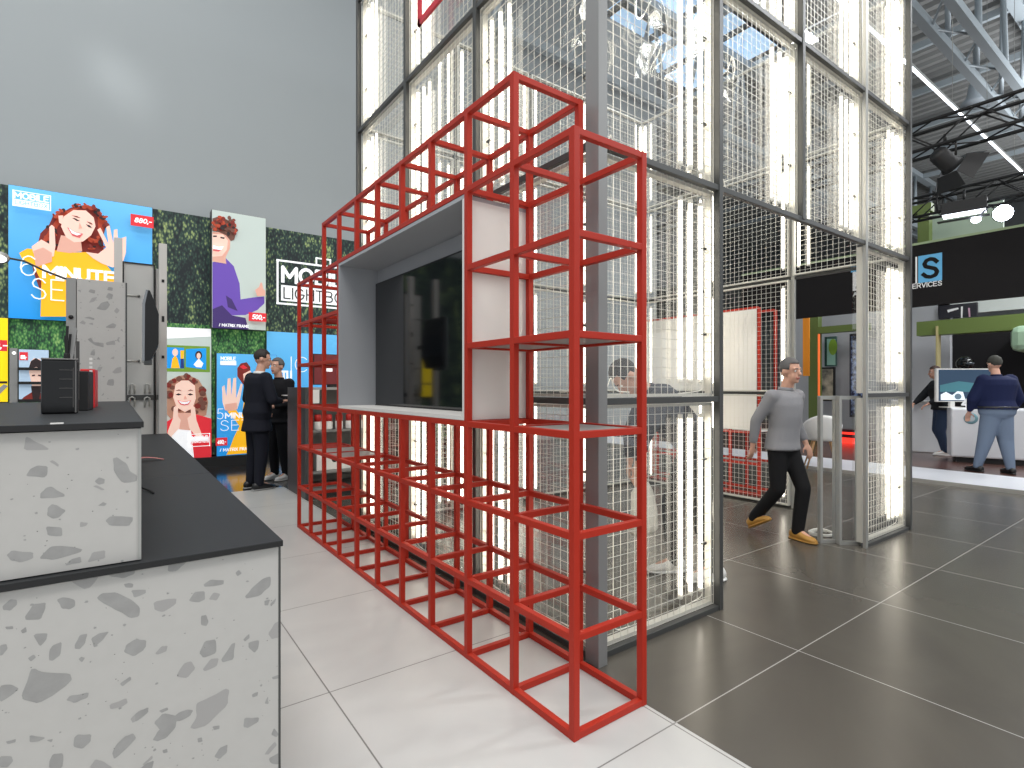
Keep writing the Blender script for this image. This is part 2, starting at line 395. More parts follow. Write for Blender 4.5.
def cable_mesh(flip):
    if ('c', flip) in _TB: return _TB[('c', flip)]
    s = -1 if flip else 1
    pts = [(0, 0, 0.08), (0.012*s, 0, 0.055), (0.05*s, 0.004, 0.05), (0.085*s, 0.006, 0.10), (0.10*s, 0.004, 0.06), (0.13*s, 0, 0.032), (0.22*s, 0, 0.026)]
    if flip: pts = [(0, 0, 0.08), (0.03, 0, 0.065), (0.045, 0.004, 0.0), (0.03, 0.006, -0.035), (-0.04, 0.004, -0.045), (-0.12, 0, -0.05), (-0.2, 0, -0.055)]; pts = [(x, y, z+0.07) for x, y, z in pts]
    # smooth
    P = [Vector(p) for p in pts]; Q = []
    for i in range(len(P)-1):
        a, b, c, d = P[max(i-1, 0)], P[i], P[i+1], P[min(i+2, len(P)-1)]
        for t in (0, .25, .5, .75):
            Q.append(0.5*((2*b)+(c-a)*t+(2*a-5*b+4*c-d)*t*t+(3*b-a-3*c+d)*t**3))
    Q.append(P[-1]); mb = MB(); mb.tube(Q, 0.0032, CABLE, 5); _TB[('c', flip)] = mb.mesh('cable'); return _TB[('c', flip)]
clear = bpy.data.materials.new('clear_acrylic'); clear.use_nodes = True
N = clear.node_tree.nodes; L = clear.node_tree.links
for n in list(N): N.remove(n)
out = N.new('ShaderNodeOutputMaterial'); mx = N.new('ShaderNodeMixShader'); tr = N.new('ShaderNodeBsdfTransparent'); gl = N.new('ShaderNodeBsdfGlossy'); fz = N.new('ShaderNodeLayerWeight'); fz.inputs['Blend'].default_value = 0.15
mm = N.new('ShaderNodeMath'); mm.operation = 'MULTIPLY_ADD'; mm.inputs[1].default_value = 0.25; mm.inputs[2].default_value = 0.07; L.new(fz.outputs['Facing'], mm.inputs[0])
gl.inputs['Roughness'].default_value = 0.02; tr.inputs['Color'].default_value = (0.985, 0.99, 0.985, 1)
L.new(mm.outputs[0], mx.inputs['Fac']); L.new(tr.outputs[0], mx.inputs[1]); L.new(gl.outputs[0], mx.inputs[2]); L.new(mx.outputs[0], out.inputs['Surface'])
def pane(w, h):
    if ('p', w, h) in _TB: return _TB[('p', w, h)]
    mb = MB(); mb.box((0.017, 0.085, 0.017), (w-0.017, 0.089, h-0.017), clear); _TB[('p', w, h)] = mb.mesh('clear_pane'); return _TB[('p', w, h)]
CLIP = MB().box((-0.02, -0.008, -0.006), (0.02, 0.02, 0.006), ALU_D).mesh('tube_clip')
ROWS = ['bottom row', 'second row up', 'third row up', 'top row']
def light_panel(org, rz, w, h, label, front, depth_sign=1):
    """local x along the panel, local +y towards the inside of the tower"""
    p = thing('mesh_light_panel', label, 'light panel', org, rz, 'lit wire mesh panels of the tower')
    put('wire_mesh', wire_mesh(w, h), p); put('panel_frame', panel_frame(w, h), p)
    lay = [(0.06, 0), (w-0.065, 0), (w-0.165, 1), (w-0.26, 2)]  # the dimmer extra tubes stand in for reflections of the bright one
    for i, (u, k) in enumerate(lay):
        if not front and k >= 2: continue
        put('tube_or_reflection', tube_mesh(k, h), p, (u, 0.045, 0))
    if front: put('clear_pane', pane(w, h), p)
    if front:
        for u in (0.055, w-0.055):
            for f in (0.3, 0.72): put('tube_clip', CLIP, p, (u, 0.03, h*f))
        put('cable', cable_mesh(False), p, (0.065, 0.05, 0)); put('cable', cable_mesh(True), p, (w-0.075, 0.05, 0))
    return p
hP = 1.265-0.034-0.004
def zp(k): return TZ[k]+(0.032 if k == 0 else 0.019)
BAYX = ['beside the corner post', 'second from the corner post', 'third from the corner post', 'farthest from the corner post']
BAYY = ['beside the corner post', 'in the middle bay', 'in the bay nearest the posters']
wXs = [round(TX[i+1]-TX[i]-0.044, 4) for i in range(4)]; wY = 1.05-0.044
for k in range(4):
    hh = hP if k else hP-0.015
    for i in range(4):           # doorway side, facing the camera on the right
        if k < 2 and i in (1, 2): continue
        light_panel((TX[i]+0.022, y0-0.005, zp(k)), 0, wXs[i], hh, 'lit mesh panel, doorway face, %s, %s' % (ROWS[k], BAYX[i]), True)
    for i in range(3):           # face behind the red rack: local x -> world +Y, inside is +X
        o = light_panel((x0-0.005, TY[i]+0.022, zp(k)), PI/2, wY, hh, 'lit mesh panel, red rack side, %s, %s' % (ROWS[k], BAYY[i]), True)
        for c in o.children: c.location.y = -c.location.y; c.scale.y = -1
    for i in range(3):           # far side of the doorway face: x = x1, inside is -X
        if i == 0 and k < 2: continue
        light_panel((x1+0.005, TY[i]+0.022, zp(k)), PI/2, wY, hh, 'lit mesh panel, far exit face, %s, %s' % (ROWS[k], ['over the exit', 'next to the exit', 'in the far inner corner'][i]), False)
    for i in range(4):
        o = light_panel((TX[i]+0.022, y1+0.005, zp(k)), 0, wXs[i], hh, 'lit mesh panel, tower back face, %s, %s' % (ROWS[k], ['nearest the red rack', 'second from the red rack', 'third from the red rack', 'farthest from the red rack'][i]), False)
        for c in o.children: c.location.y = -c.location.y; c.scale.y = -1
# red outlined sign on the rack-side face
sg = thing('tower_sign', 'red outlined square sign frame high on the tower above the red rack', 'sign', (1.84, 0, 0))
redsign = mat('red_sign', (200, 34, 54), 0.45)
a = atX(417, 27, 1.84); b = atX(480, -75, 1.84)
mb = MB()
sy0, sy1, sz0 = b.y, a.y, a.z
for (p0, p1) in (((sy0, sz0), (sy1, sz0+0.045)), ((sy1-0.045, sz0), (sy1, 5.0)), ((sy0, sz0), (sy0+0.045, 5.0)), ((sy0, 4.955), (sy1, 5.0))):
    mb.box((0, p0[0], p0[1]), (0.02, p1[0], p1[1]), redsign)
mb.build('sign_frame', sg)
mb = MB(); mb.box((0, sy1-0.16, sz0+0.2), (0.02, sy1-0.11, 4.9), redsign); mb.box((0, sy0+0.11, sz0+0.2), (0.02, sy0+0.16, 4.9), redsign); mb.box((0, sy0+0.16, sz0+0.2), (0.02, sy1-0.16, sz0+0.25), redsign)
mb.build('inner_frame', sg)
# crumpled clear film behind two upper panels
film = bpy.data.materials.new('clear_film'); film.use_nodes = True
N = film.node_tree.nodes; L = film.node_tree.links
for n in list(N): N.remove(n)
out = N.new('ShaderNodeOutputMaterial'); mx = N.new('ShaderNodeMixShader'); tr = N.new('ShaderNodeBsdfTransparent'); gl = N.new('ShaderNodeBsdfGlossy')
gl.inputs['Roughness'].default_value = 0.03; tr.inputs['Color'].default_value = (0.93, 0.95, 0.97, 1); mx.inputs['Fac'].default_value = 0.22
L.new(tr.outputs[0], mx.inputs[1]); L.new(gl.outputs[0], mx.inputs[2]); L.new(mx.outputs[0], out.inputs['Surface'])
def film_sheet(xa, xb, z0, z1, ph, label):
    V = []; F = []; nx, nz = 36, 36
    for j in range(nz+1):
        for i in range(nx+1):
            u, v = i/nx, j/nz
            zz = z0 + (z1-z0)*v + (1-v)*0.05*math.sin(7*u+ph)
            yy = y0 + 0.30 + 0.05*math.sin(5*u+ph+2*v) + 0.03*math.sin(13*u-9*v+ph) + 0.45*v*v*0.5 + 0.05*math.exp(-v*14)*math.sin(16*u+ph)
            V.append((xa+(xb-xa)*u, yy, zz))
    for j in range(nz):
        for i in range(nx):
            q = j*(nx+1)+i; F.append((q, q+1, q+nx+2, q+nx+1))
    mb = MB(); mb.add(V, F, film, True); tag(mb.build('plastic_film'), label, 'plastic film', 'crumpled film in the tower')
film_sheet(2.0, 2.86, 3.25, 4.95, 0.4, 'crumpled clear plastic film behind the upper panel beside the corner post')
film_sheet(3.0, 3.86, 3.35, 4.95, 2.1, 'crumpled clear plastic film behind the upper panel over the left part of the doorway')

# two narrow steel door frames standing in the doorway
for i, (px0, px1, py, lab) in enumerate(((820.5, 838, 543, 'left of two narrow grey steel frames standing in the tower doorway'), (839.5, 861, 545, 'right of two narrow grey steel frames standing in the tower doorway against the panel'))):
    a = atZ(px0, py); dpt = (a-CAM).dot(FW); b = a + RT*((px1-px0)/FPX*dpt)
    d = (b-a); ln = d.length; g = thing('door_frame', lab, 'door frame', a, math.atan2(d.y, d.x), 'narrow steel frames')
    h = 1.26; w = 0.022
    MB().box((0, 0, 0), (w, 0.05, h), ALU, 0.002).build('upright', g); MB().box((ln-w, 0, 0), (ln, 0.05, h), ALU, 0.002).build('upright', g)
    MB().box((w, 0.005, h-0.03), (ln-w, 0.045, h), ALU).build('top_rail', g); MB().box((w, 0.005, 0.0), (ln-w, 0.045, 0.025), ALU).build('bottom_rail', g)
    MB().box((w, 0.02, 0.025), (w+0.006, 0.03, h-0.03), BLACKM).build('gasket', g)
mb = MB(); pts = []
for i in range(40):
    t = i/39*2.6*2*PI; r = 0.11+0.012*math.sin(3*t); pts.append((5.12+r*math.cos(t), 2.28+r*0.8*math.sin(t), 0.012+0.006*i/10))
mb.tube(pts, 0.008, CABLE, 6); tag(mb.build('coiled_cable'), 'coil of white cable on the dark floor behind the narrow steel frames', 'cable')

# ================================================================== COUNTERS
TERR = noise_col(mat('terrazzo', (184, 182, 178), 0.5), (183, 181, 177), (185, 183, 179), 30)[0]
CHIP = noise_col(mat('terrazzo_chip', (152, 151, 149), 0.5), (147, 146, 144), (157, 156, 154), 25)[0]
CHIP2 = mat('terrazzo_chip_pale', (160, 158, 156), 0.5)
SPECK = mat('terrazzo_speck', (116, 115, 113), 0.5)
cnt = thing('low_counter', 'long low counter clad in grey speckled terrazzo with a black worktop, nearest the camera', 'counter', (0.38, 1.635, 0))
cx1, cy0, cy1 = 0.38, 1.645, 6.0
o = cnt.location
def lb(a, b, m, name, par, bev=0.0): return MB().box(Vector(a)-par.location, Vector(b)-par.location, m, bev).build(name, par)
def chips(Yp, polys, x_lo, x_hi, z_lo, z_hi, nspk, par, seed, nm='terrazzo_front', sc=1.0, thick=0.02, mode=1):
    """front slab with its chips as one mesh"""
    a = Art((0, Yp-0.0002, 0), (1, 0, 0), (0, -1, 0), 0.00001)
    a.mb.box((x_lo, Yp, z_lo), (x_hi, Yp+thick, z_hi), TERR)
    rnd = random.Random(seed)
    def clip(pts, f, lim, sgn):
        out = []
        for i in range(len(pts)):
            p, q = pts[i-1], pts[i]; ip = sgn*(p[f]-lim) <= 0; iq = sgn*(q[f]-lim) <= 0
            if ip != iq:
                t = (lim-p[f])/(q[f]-p[f]); out.append((p[0]+(q[0]-p[0])*t, p[1]+(q[1]-p[1])*t))
            if iq: out.append(q)
        return out
    def put_chip(pts, m):
        for f, lim, sg_ in ((0, x_hi, 1), (0, x_lo, -1), (1, z_hi, 1), (1, z_lo, -1)):
            pts = clip(pts, f, lim, sg_)
            if len(pts) < 3: return
        a.poly(pts, m); 
        if a.k > 30: a.k = 1
    def rough(pts):
        out = []
        for i in range(len(pts)):
            p, q = pts[i], pts[(i+1) % len(pts)]; l = math.hypot(q[0]-p[0], q[1]-p[1])
            out.append((p[0]*.88+q[0]*.12, p[1]*.88+q[1]*.12)); out.append(((p[0]+q[0])/2+rnd.uniform(-.04, .04)*l, (p[1]+q[1])/2+rnd.uniform(-.04, .04)*l)); out.append((p[0]*.12+q[0]*.88, p[1]*.12+q[1]*.88))
        return out
    for pl in polys:
        pts = [(atY(x, y, Yp).x, atY(x, y, Yp).z) for x, y in pl]
        put_chip(rough(pts), CHIP if rnd.random() < 0.75 else CHIP2)
    for i in range(nspk):
        u, z = rnd.uniform(x_lo, x_hi), rnd.uniform(z_lo, z_hi); r = rnd.choice((0.0009, 0.0011, 0.0013, 0.0016, 0.0022, 0.0034))*sc
        n = rnd.randint(5, 7); put_chip([(u+r*rnd.uniform(.7, 1.5)*math.cos(2*PI*j/n), z+r*rnd.uniform(.5, 1.1)*math.sin(2*PI*j/n)) for j in range(n)], SPECK if r < 0.0019*sc else CHIP)
    # chips outside the photographed area keep the same grain
    for i in range(mode):
        u, z = rnd.uniform(x_lo, x_hi), rnd.uniform(z_lo, z_hi)
        if u > -0.24 and z > 0.52: continue
        n = rnd.randint(5, 7); r = rnd.choice((0.012, 0.018, 0.024, 0.034)); th = rnd.uniform(0.1, 0.9); pts = []
        for j in range(n):
            t_ = 2*PI*j/n; rr = rnd.uniform(.75, 1.2); x_, y_ = r*rr*math.cos(t_)*1.3, r*rr*math.sin(t_)*.7
            pts.append((u+x_*math.cos(th)-y_*math.sin(th), z+x_*math.sin(th)+y_*math.cos(th)))
        put_chip(rough(pts), CHIP)
    a.mb.v = [tuple(Vector(v)-par.location) for v in a.mb.v]
    return a.mb.build(nm, par), rough, rnd
s1 = 3.88
def z1(pts): return [(x/s1, 570+y/s1) for x, y in pts]
s2 = 3.367
def z2(pts): return [(135+x/s2, 540+y/s2) for x, y in pts]
s3 = 4.653
def z3(pts): return [(x/s3, 425+y/s3) for x, y in pts]
low = [z1(p) for p in (
 [(260, 30), (385, 8), (380, 30), (350, 68), (325, 75)], [(400, 5), (525, -8), (522, 15), (480, 32), (430, 25)], [(10, 140), (40, 113), (65, 115), (66, 135), (40, 158), (12, 155)],
 [(97, 180), (130, 132), (178, 126), (176, 150), (158, 192), (100, 194)], [(220, 115), (245, 105), (290, 115), (292, 140), (270, 153), (240, 150)], [(374, 110), (395, 90), (450, 86), (510, 115), (543, 145), (540, 180), (505, 187), (440, 150)],
 [(480, 55), (500, 50), (518, 55), (515, 68), (488, 68)], [(508, 78), (566, 76), (566, 90), (520, 108)], [(130, 255), (140, 247), (185, 245), (180, 270), (155, 297)], [(190, 350), (192, 310), (205, 292), (240, 278), (234, 330), (205, 352)],
 [(290, 290), (310, 252), (340, 247), (330, 285), (310, 307), (290, 305)], [(353, 265), (385, 245), (424, 238), (400, 270), (365, 303)], [(480, 318), (490, 290), (525, 268), (568, 272), (566, 300), (520, 336)], [(0, 292), (25, 287), (30, 305), (10, 330), (0, 332)],
 [(84, 485), (120, 385), (135, 382), (165, 396), (272, 402), (280, 425), (250, 455), (150, 518), (88, 502)], [(0, 448), (45, 444), (74, 460), (50, 482), (0, 514)], [(257, 505), (270, 488), (345, 474), (340, 495), (290, 516)],
 [(425, 522), (490, 497), (496, 515), (470, 532), (428, 540)], [(505, 578), (540, 545), (578, 533), (570, 555), (515, 594)], [(115, 640), (178, 650), (150, 665), (115, 668)], [(288, 650), (300, 638), (355, 637), (352, 665), (320, 694), (285, 685)],
 [(0, 722), (45, 722), (52, 740), (30, 765), (0, 766)], [(192, 740), (205, 714), (246, 710), (242, 768), (190, 768)], [(345, 768), (370, 734), (400, 742), (440, 768)], [(80, 235), (100, 220), (104, 240), (88, 246)], [(108, 342), (130, 327), (140, 338), (120, 355)],
 [(305, 345), (315, 336), (330, 340), (318, 358)], [(465, 440), (505, 413), (510, 425), (475, 452)], [(22, 665), (62, 655), (60, 668), (30, 675)], [(20, 220), (50, 217), (52, 228), (24, 229)], [(180, 660), (205, 655), (200, 668)])]
low += [z2(p) for p in (
 [(112, 70), (165, 66), (172, 76), (140, 105), (110, 106)], [(230, 150), (255, 133), (300, 135), (298, 150), (235, 158)], [(180, 205), (200, 175), (235, 172), (236, 200), (215, 210)], [(248, 200), (265, 176), (288, 182), (275, 204)],
 [(62, 212), (75, 205), (140, 196), (138, 215), (95, 243), (66, 235)], [(370, 190), (395, 160), (430, 130), (457, 122), (456, 155), (420, 188), (375, 197)], [(222, 255), (240, 252), (248, 275), (240, 290), (222, 286)], [(448, 315), (470, 280), (486, 272), (486, 328), (460, 334)],
 [(382, 345), (418, 336), (415, 365), (402, 380), (382, 362)], [(216, 380), (235, 340), (272, 334), (274, 380), (230, 397)], [(290, 402), (325, 350), (338, 345), (332, 402), (295, 412)], [(228, 435), (255, 400), (282, 398), (275, 425), (235, 442)],
 [(138, 460), (165, 415), (190, 408), (204, 432), (175, 465)], [(68, 382), (90, 357), (110, 356), (105, 375), (75, 386)], [(185, 632), (208, 595), (206, 550), (240, 535), (305, 500), (318, 505), (312, 555), (240, 625), (200, 636)],
 [(63, 615), (95, 582), (155, 597), (110, 640), (85, 640)], [(365, 630), (368, 598), (418, 597), (415, 612), (380, 633)], [(266, 730), (285, 700), (312, 688), (310, 715), (285, 738)], [(435, 722), (470, 678), (478, 690), (450, 722)],
 [(450, 735), (486, 715), (486, 755), (458, 752)], [(458, 655), (468, 632), (485, 655), (475, 664)], [(393, 520), (415, 510), (412, 525), (396, 530)], [(436, 550), (448, 525), (450, 552)], [(0, 330), (36, 340), (30, 370), (0, 390)], [(0, 585), (45, 562), (45, 580), (0, 614)],
 [(25, 755), (58, 724), (60, 735), (30, 758)], [(364, 335), (385, 315), (386, 330), (370, 342)], [(338, 110), (350, 100), (360, 112), (345, 122)], [(435, 205), (455, 200), (448, 220), (436, 220)], [(455, 215), (475, 195), (470, 212), (458, 224)], [(80, 575), (110, 563), (112, 572), (90, 582)], [(460, 462), (486, 452), (486, 465), (464, 469)],
 [(210, 668), (225, 664), (228, 678), (212, 682)], [(260, 628), (285, 624), (284, 636), (266, 640)], [(92, 708), (108, 702), (110, 715), (96, 718)])]
ob, rough, rnd = chips(cy0, low, -2.2, cx1-0.006, 0.02, 0.880, 620, cnt, 3, mode=150)
lb((-2.2, cy0+0.02, 0.02), (cx1-0.006, cy1-0.02, 0.880), TERR, 'carcass', cnt)
lb((-2.2, cy0+0.03, 0), (cx1-0.03, cy1-0.05, 0.02), BLACKM, 'plinth', cnt)
lb((cx1-0.006, cy0-0.001, 0.02), (cx1, cy0+0.006, 0.880), ALU_D, 'edge_trim', cnt)
lb((-2.2, cy0+0.002, 0.880), (cx1, cy0+0.02, 0.884), ALU, 'shadow_trim', cnt)
lb((-2.2, cy0-0.0135, 0.8845), (cx1+0.003, cy0-0.0119, 0.8985), BLACKM, 'edge_band', cnt)
lb((-2.2, cy0-0.012, 0.884), (cx1+0.004, 3.137, 0.90), BLACKTOP, 'worktop', cnt, 0.001)
lb((-2.2, 3.142, 0.884), (cx1+0.004, cy1, 0.90), BLACKTOP, 'worktop', cnt, 0.001)
up = thing('raised_counter', 'short terrazzo bar box with a black top standing on the low counter', 'counter', (0.05, 1.66, 0.9))
upc = [z3(p) for p in (
 [(110, 118), (120, 52), (160, 75), (236, 115)], [(120, 238), (140, 205), (175, 188), (222, 192), (220, 232), (205, 245)], [(186, 342), (188, 318), (215, 292), (240, 286), (300, 322), (300, 333), (255, 340)], [(218, 420), (222, 385), (242, 368), (265, 373), (308, 398), (275, 430), (245, 436)],
 [(214, 478), (220, 472), (288, 476), (290, 518), (222, 514)], [(30, 605), (55, 583), (155, 592), (155, 620), (95, 640), (50, 630)], [(180, 622), (235, 565), (290, 562), (385, 578), (375, 592), (250, 628)], [(405, 640), (430, 592), (490, 582), (490, 620)], [(300, 655), (330, 625), (375, 612), (380, 640)],
 [(525, 155), (545, 150), (590, 180), (605, 215), (638, 235), (636, 262), (570, 270), (530, 215)], [(440, 262), (460, 243), (488, 252), (485, 272), (460, 278)], [(432, 285), (450, 280), (488, 300), (475, 304)], [(490, 445), (515, 424), (618, 428), (618, 445), (600, 470), (510, 468)], [(372, 460), (375, 450), (410, 455), (400, 470), (372, 475)],
 [(230, 170), (245, 163), (275, 185), (270, 195)], [(455, 375), (480, 358), (498, 366), (485, 377)])]
UY = 1.657
chips(UY, upc, -2.2, 0.047, 0.903, 1.234, 200, up, 5, mode=90)
lb((-2.2, UY+0.02, 0.903), (0.047, 3.98, 1.234), TERR, 'carcass', up)
lb((0.043, UY-0.002, 0.903), (0.05, UY+0.012, 1.234), ALU, 'edge_trim', up)
lb((-2.2, UY-0.012, 1.237), (0.055, 3.99, 1.252), BLACKTOP, 'worktop', up, 0.001)
lb((-2.2, UY+0.01, 1.234), (0.05, 3.98, 1.237), BLACKM, 'shadow_gap', up)
lb((-2.2, UY-0.0135, 1.2375), (0.054, UY-0.0119, 1.2505), BLACKM, 'edge_band', up)
# small things on the counters
c = atZ(57, 424, 1.252); g = tag(MB().box((-0.012, -0.006, 0), (0.012, 0.006, 0.003), WHITE).build('name_tag', None, c), 'tiny white tag lying at the front of the raised black bar top', 'tag')
c = atZ(148, 461, 0.90)
skinp = mat('leaflet_pink', (196, 120, 118), 0.6)
mb = MB(); V = []
for i in range(9):
    t = i/8; V += [(-0.12+0.2*t, -0.03+0.02*t, 0.002+0.018*math.sin(t*PI)), (-0.12+0.2*t, 0.05-0.03*t, 0.002+0.018*math.sin(t*PI))]
V2 = [(x, y, z+0.002) for x, y, z in V]
F = [(2*i, 2*i+2, 2*i+3, 2*i+1) for i in range(8)]; 
mb.add(V2, F, skinp, True); mb.add(V, [f[::-1] for f in F], skinp, True)
tag(mb.build('folded_leaflet', None, c), 'pinkish folded leaflet on the low black worktop beside the raised bar', 'leaflet')
c = atZ(141, 492, 0.9); mb = MB(); mb.tube([(-0.06, 0.1, 0.006), (0.0, 0.05, 0.012), (0.03, -0.02, 0.006), (0.04, -0.08, 0.004)], 0.004, BLACKM, 6)
tag(mb.build('loose_cable', None, c), 'short black cable lying on the low worktop', 'cable')
ZB = 1.252
# black pen and brochure holder
def zpt(px, py): return atZ(px, py, ZB)
c = zpt(60, 414); h = thing('brochure_holder', 'tall glossy black box holder on the raised bar top', 'holder', c, R(4))
dep = (c-CAM).dot(FW); wd = 29/FPX*dep; ht = 54/FPX*dep
MB().box((-wd/2, 0, 0), (wd/2, wd*0.55, ht), BLACK, 0.006).build('body', h)
mb = MB()
for i in range(1, 5): mb.box((-wd*0.02, -0.003, ht*0.13+i*ht*0.17), (wd*0.36, 0.0005, ht*0.145+i*ht*0.17), mat('dark_grey_print', (70, 68, 66), 0.4))
mb.box((wd*0.34, -0.003, ht*0.12), (wd*0.37, 0.0005, ht*0.86), mat('dark_grey_print', (70, 68, 66), 0.4)); mb.build('front_print', h)
MB().box((-wd/2, 0, ht), (wd/2, wd*0.55, ht+0.006), mat('grey_rim', (120, 118, 116), 0.3, 0.5), 0.002).build('rim', h)
MB().box((wd*0.40, -0.004, 0.004), (wd*0.44, 0.002, ht), mat('grey_rim', (120, 118, 116), 0.3, 0.5)).build('corner_strip', h)
bl = [(66, 350, 67.5, 326, BLACKM), (68, 352, 70.5, 334, BLACKM), (70, 352, 74, 328, GREYP), (72, 352, 76, 330, BLACKM), (66.5, 352, 65.5, 336, BLACKM)]
for i, (xa, ya, xb, yb, m) in enumerate(bl):
    d2 = dep + 0.014 + 0.008*i
    p = CAM + ray(xa, ya)*d2; q = CAM + ray(xb, yb)*d2; p = Vector((p.x, p.y, ZB+ht+0.007-0.0)); 
    mb = MB(); mb.bar(p-p, q-p, 0.016 if m is GREYP else 0.007, 0.007, m); mb.cap((0, 0, 0), (0, 0, 0.012), 0.006, 0.006, m, 8)
    tag(mb.build('display_rod', None, p), '%s upright in the black holder on the bar' % ['thin leftmost tall black rod', 'short black rod beside the tallest one', 'broad grey flat rod', 'slanting black rod on the right', 'shortest black rod at the left'][i], 'rod', 'rods in the black holder')
c = zpt(81, 411); hb = thing('brochure_stack', 'narrow black brochure box between the tall black holder and the red box', 'brochure box', c, R(-4)); dep = (c-CAM).dot(FW)
MB().box((-0.02, 0, 0), (0.02, 0.16, 40/FPX*dep), BLACKM, 0.003).build('body', hb); MB().box((-0.014, -0.002, 0.04), (-0.004, 0.001, 0.25), mat('dark_grey_print', (70, 68, 66), 0.4)).build('spine_print', hb)
c = zpt(87.5, 408); hb = thing('red_brochure_box', 'narrow bright red box with white spine lettering on the raised bar top', 'brochure box', c, R(-2)); dep = (c-CAM).dot(FW)
redp = mat('red_card', (214, 32, 34), 0.45)
MB().box((-0.024, 0, 0), (0.024, 0.17, 39/FPX*dep), redp, 0.003).build('body', hb)
mb = MB()
for i in range(9): mb.box((0.006, -0.002, 0.06+i*0.017), (0.016, 0.001, 0.06+i*0.017+0.010), WHITE)
mb.build('spine_lettering', hb)
MB().box((-0.012, -0.002, 0.002), (0.004, 0.001, 0.018), WHITE).build('tag', hb)

# ================================================================== TERRAZZO SCREEN AND ALUMINIUM STANDS BEHIND THE BAR
s4 = 5.48
def z4(pts): return [(60+x/s4, 270+y/s4) for x, y in pts]
col = thing('terrazzo_screen', 'upright light grey terrazzo panel on an aluminium frame behind the bar top', 'panel', (-0.1, 4.1, 0))
YT = 4.12
a = atY(66, 405, YT); b = atY(76, 405, YT); d = atY(126.3, 405, YT); zt_ = atY(100, 280.5, YT).z
tc = [z4(p) for p in ([(155, 120), (165, 105), (195, 112), (190, 130)], [(258, 110), (265, 92), (290, 97), (288, 115)], [(250, 150), (265, 125), (292, 135), (285, 162)], [(158, 180), (175, 152), (205, 148), (190, 172)], [(198, 212), (225, 180), (262, 170), (275, 190), (250, 222)], [(295, 225), (310, 205), (328, 220), (312, 240)], [(130, 262), (160, 255), (190, 265), (185, 275)], [(105, 290), (125, 275), (142, 288), (135, 300)], [(245, 315), (290, 290), (310, 300), (300, 320)], [(150, 380), (170, 370), (185, 395), (240, 400), (240, 425), (190, 412)], [(250, 398), (300, 385), (305, 410), (255, 412)], [(165, 465), (175, 440), (192, 445), (190, 470)], [(200, 490), (210, 475), (222, 492)], [(200, 550), (212, 530), (235, 530), (220, 558)], [(285, 560), (310, 535), (335, 530), (340, 560), (300, 568)], [(255, 630), (265, 600), (295, 598), (295, 635)], [(225, 690), (240, 672), (240, 685)], [(275, 485), (298, 472), (296, 490)], [(330, 330), (340, 322), (348, 340)], [(155, 295), (180, 288), (182, 302)], [(310, 385), (320, 370), (328, 400)], [(95, 110), (112, 108), (115, 125)])]
chips(YT, tc, b.x+0.004, d.x-0.004, 0.9, zt_, 90, col, 9, sc=1.4, mode=0)
lb((a.x, YT-0.002, 0.9), (b.x, YT+0.08, zt_), GREYP, 'side_post', col)
lb((d.x-0.004, YT-0.004, 0.9), (d.x+0.004, YT+0.08, zt_), ALU_D, 'edge_trim', col)
lb((b.x, YT+0.02, 0.9), (d.x-0.004, YT+0.08, zt_), GREYP, 'back_board', col)
mb = MB(); mb.tube([(0, 0, 0), (0, -0.006, 0)], 0.012, BLACKM, 10); p = atY(71, 317, YT-0.002); mb.build('bolt_hole', col, p-col.location)

al = thing('arm_lamp', 'small lit lamp on a thin bent arm fixed to the terrazzo panel', 'lamp', atY(66, 279, YT))
pp = [atY(x, y, YT-0.02*i)-al.location for i, (x, y) in enumerate(((66, 279), (44, 270.5), (24, 261), (8, 258), (3, 258)))]
mb = MB(); mb.tube(pp, 0.006, ALU_D, 6); mb.build('arm', al)
mb = MB(); mb.ell(pp[-1]+Vector((-0.02, 0, 0)), (0.05, 0.04, 0.035), ALU); mb.build('lamp_head', al); mb = MB(); mb.ell(pp[-1]+Vector((-0.01, -0.03, -0.012)), (0.03, 0.02, 0.02), mat('small_lamp', (255, 255, 255), 0.3, 0, (255, 255, 255), 2.0)); mb.build('bulb', al)
YS = 6.15
st = thing('aluminium_stand', 'tall light grey aluminium display stand with two posts behind the bar', 'display stand', (0.15, YS, 0))
pa, pb, pc, pd = (atY(x, 240, YS) for x in (114, 122.5, 159, 167))
ztop = atY(163, 243.5, YS).z
postm = mat('pale_grey_post', (196, 194, 190), 0.45, 0.2)
for q0, q1 in ((pa, pb), (pc, pd)):
    MB().box((q0.x-0.15, 0, 0), (q1.x-0.15, 0.07, ztop), postm, 0.003).build('post', st)
for py in (281, 319, 357):
    p = atY(163, py, YS); mb = MB()
    mb.box((-0.011, -0.003, -0.028 if py == 319 else -0.014), (0.011, 0.0, 0.028 if py == 319 else 0.014), BLACKM); mb.build('slot', st, p-st.location+Vector((0, 0, 0)))
YB = 6.5
qa, qb = atY(124, 262, YB), atY(153.5, 268, YB); zpt_ = atY(140, 264.5, YB).z
cab = thing('grey_cabinet', 'tall pale grey cabinet with dark edge trim behind the aluminium stand', 'cabinet', (0.15, YB, 0))
cabm = mat('pale_grey_cabinet', (186, 186, 183), 0.4, 0.1)
MB().box((qa.x-0.15, 0, 0), (qb.x-0.15, 0.35, zpt_), cabm).build('body', cab)
zs = atY(140, 397, YB).z
mb = MB(); e = 0.012
mb.box((qa.x-0.15-e, -0.012, zs), (qa.x-0.15, 0.35, zpt_+e), BLACKM); mb.box((qb.x-0.15, -0.012, 0), (qb.x-0.15+e, 0.35, zpt_+e), BLACKM); mb.box((qa.x-0.15, -0.012, zpt_), (qb.x-0.15, 0.35, zpt_+e), BLACKM); mb.build('edge_trim', cab)
MB().box((qa.x-0.15, -0.014, zs-0.03), (qb.x-0.15, 0.0, zs+0.02), ALU_D).build('divider', cab)
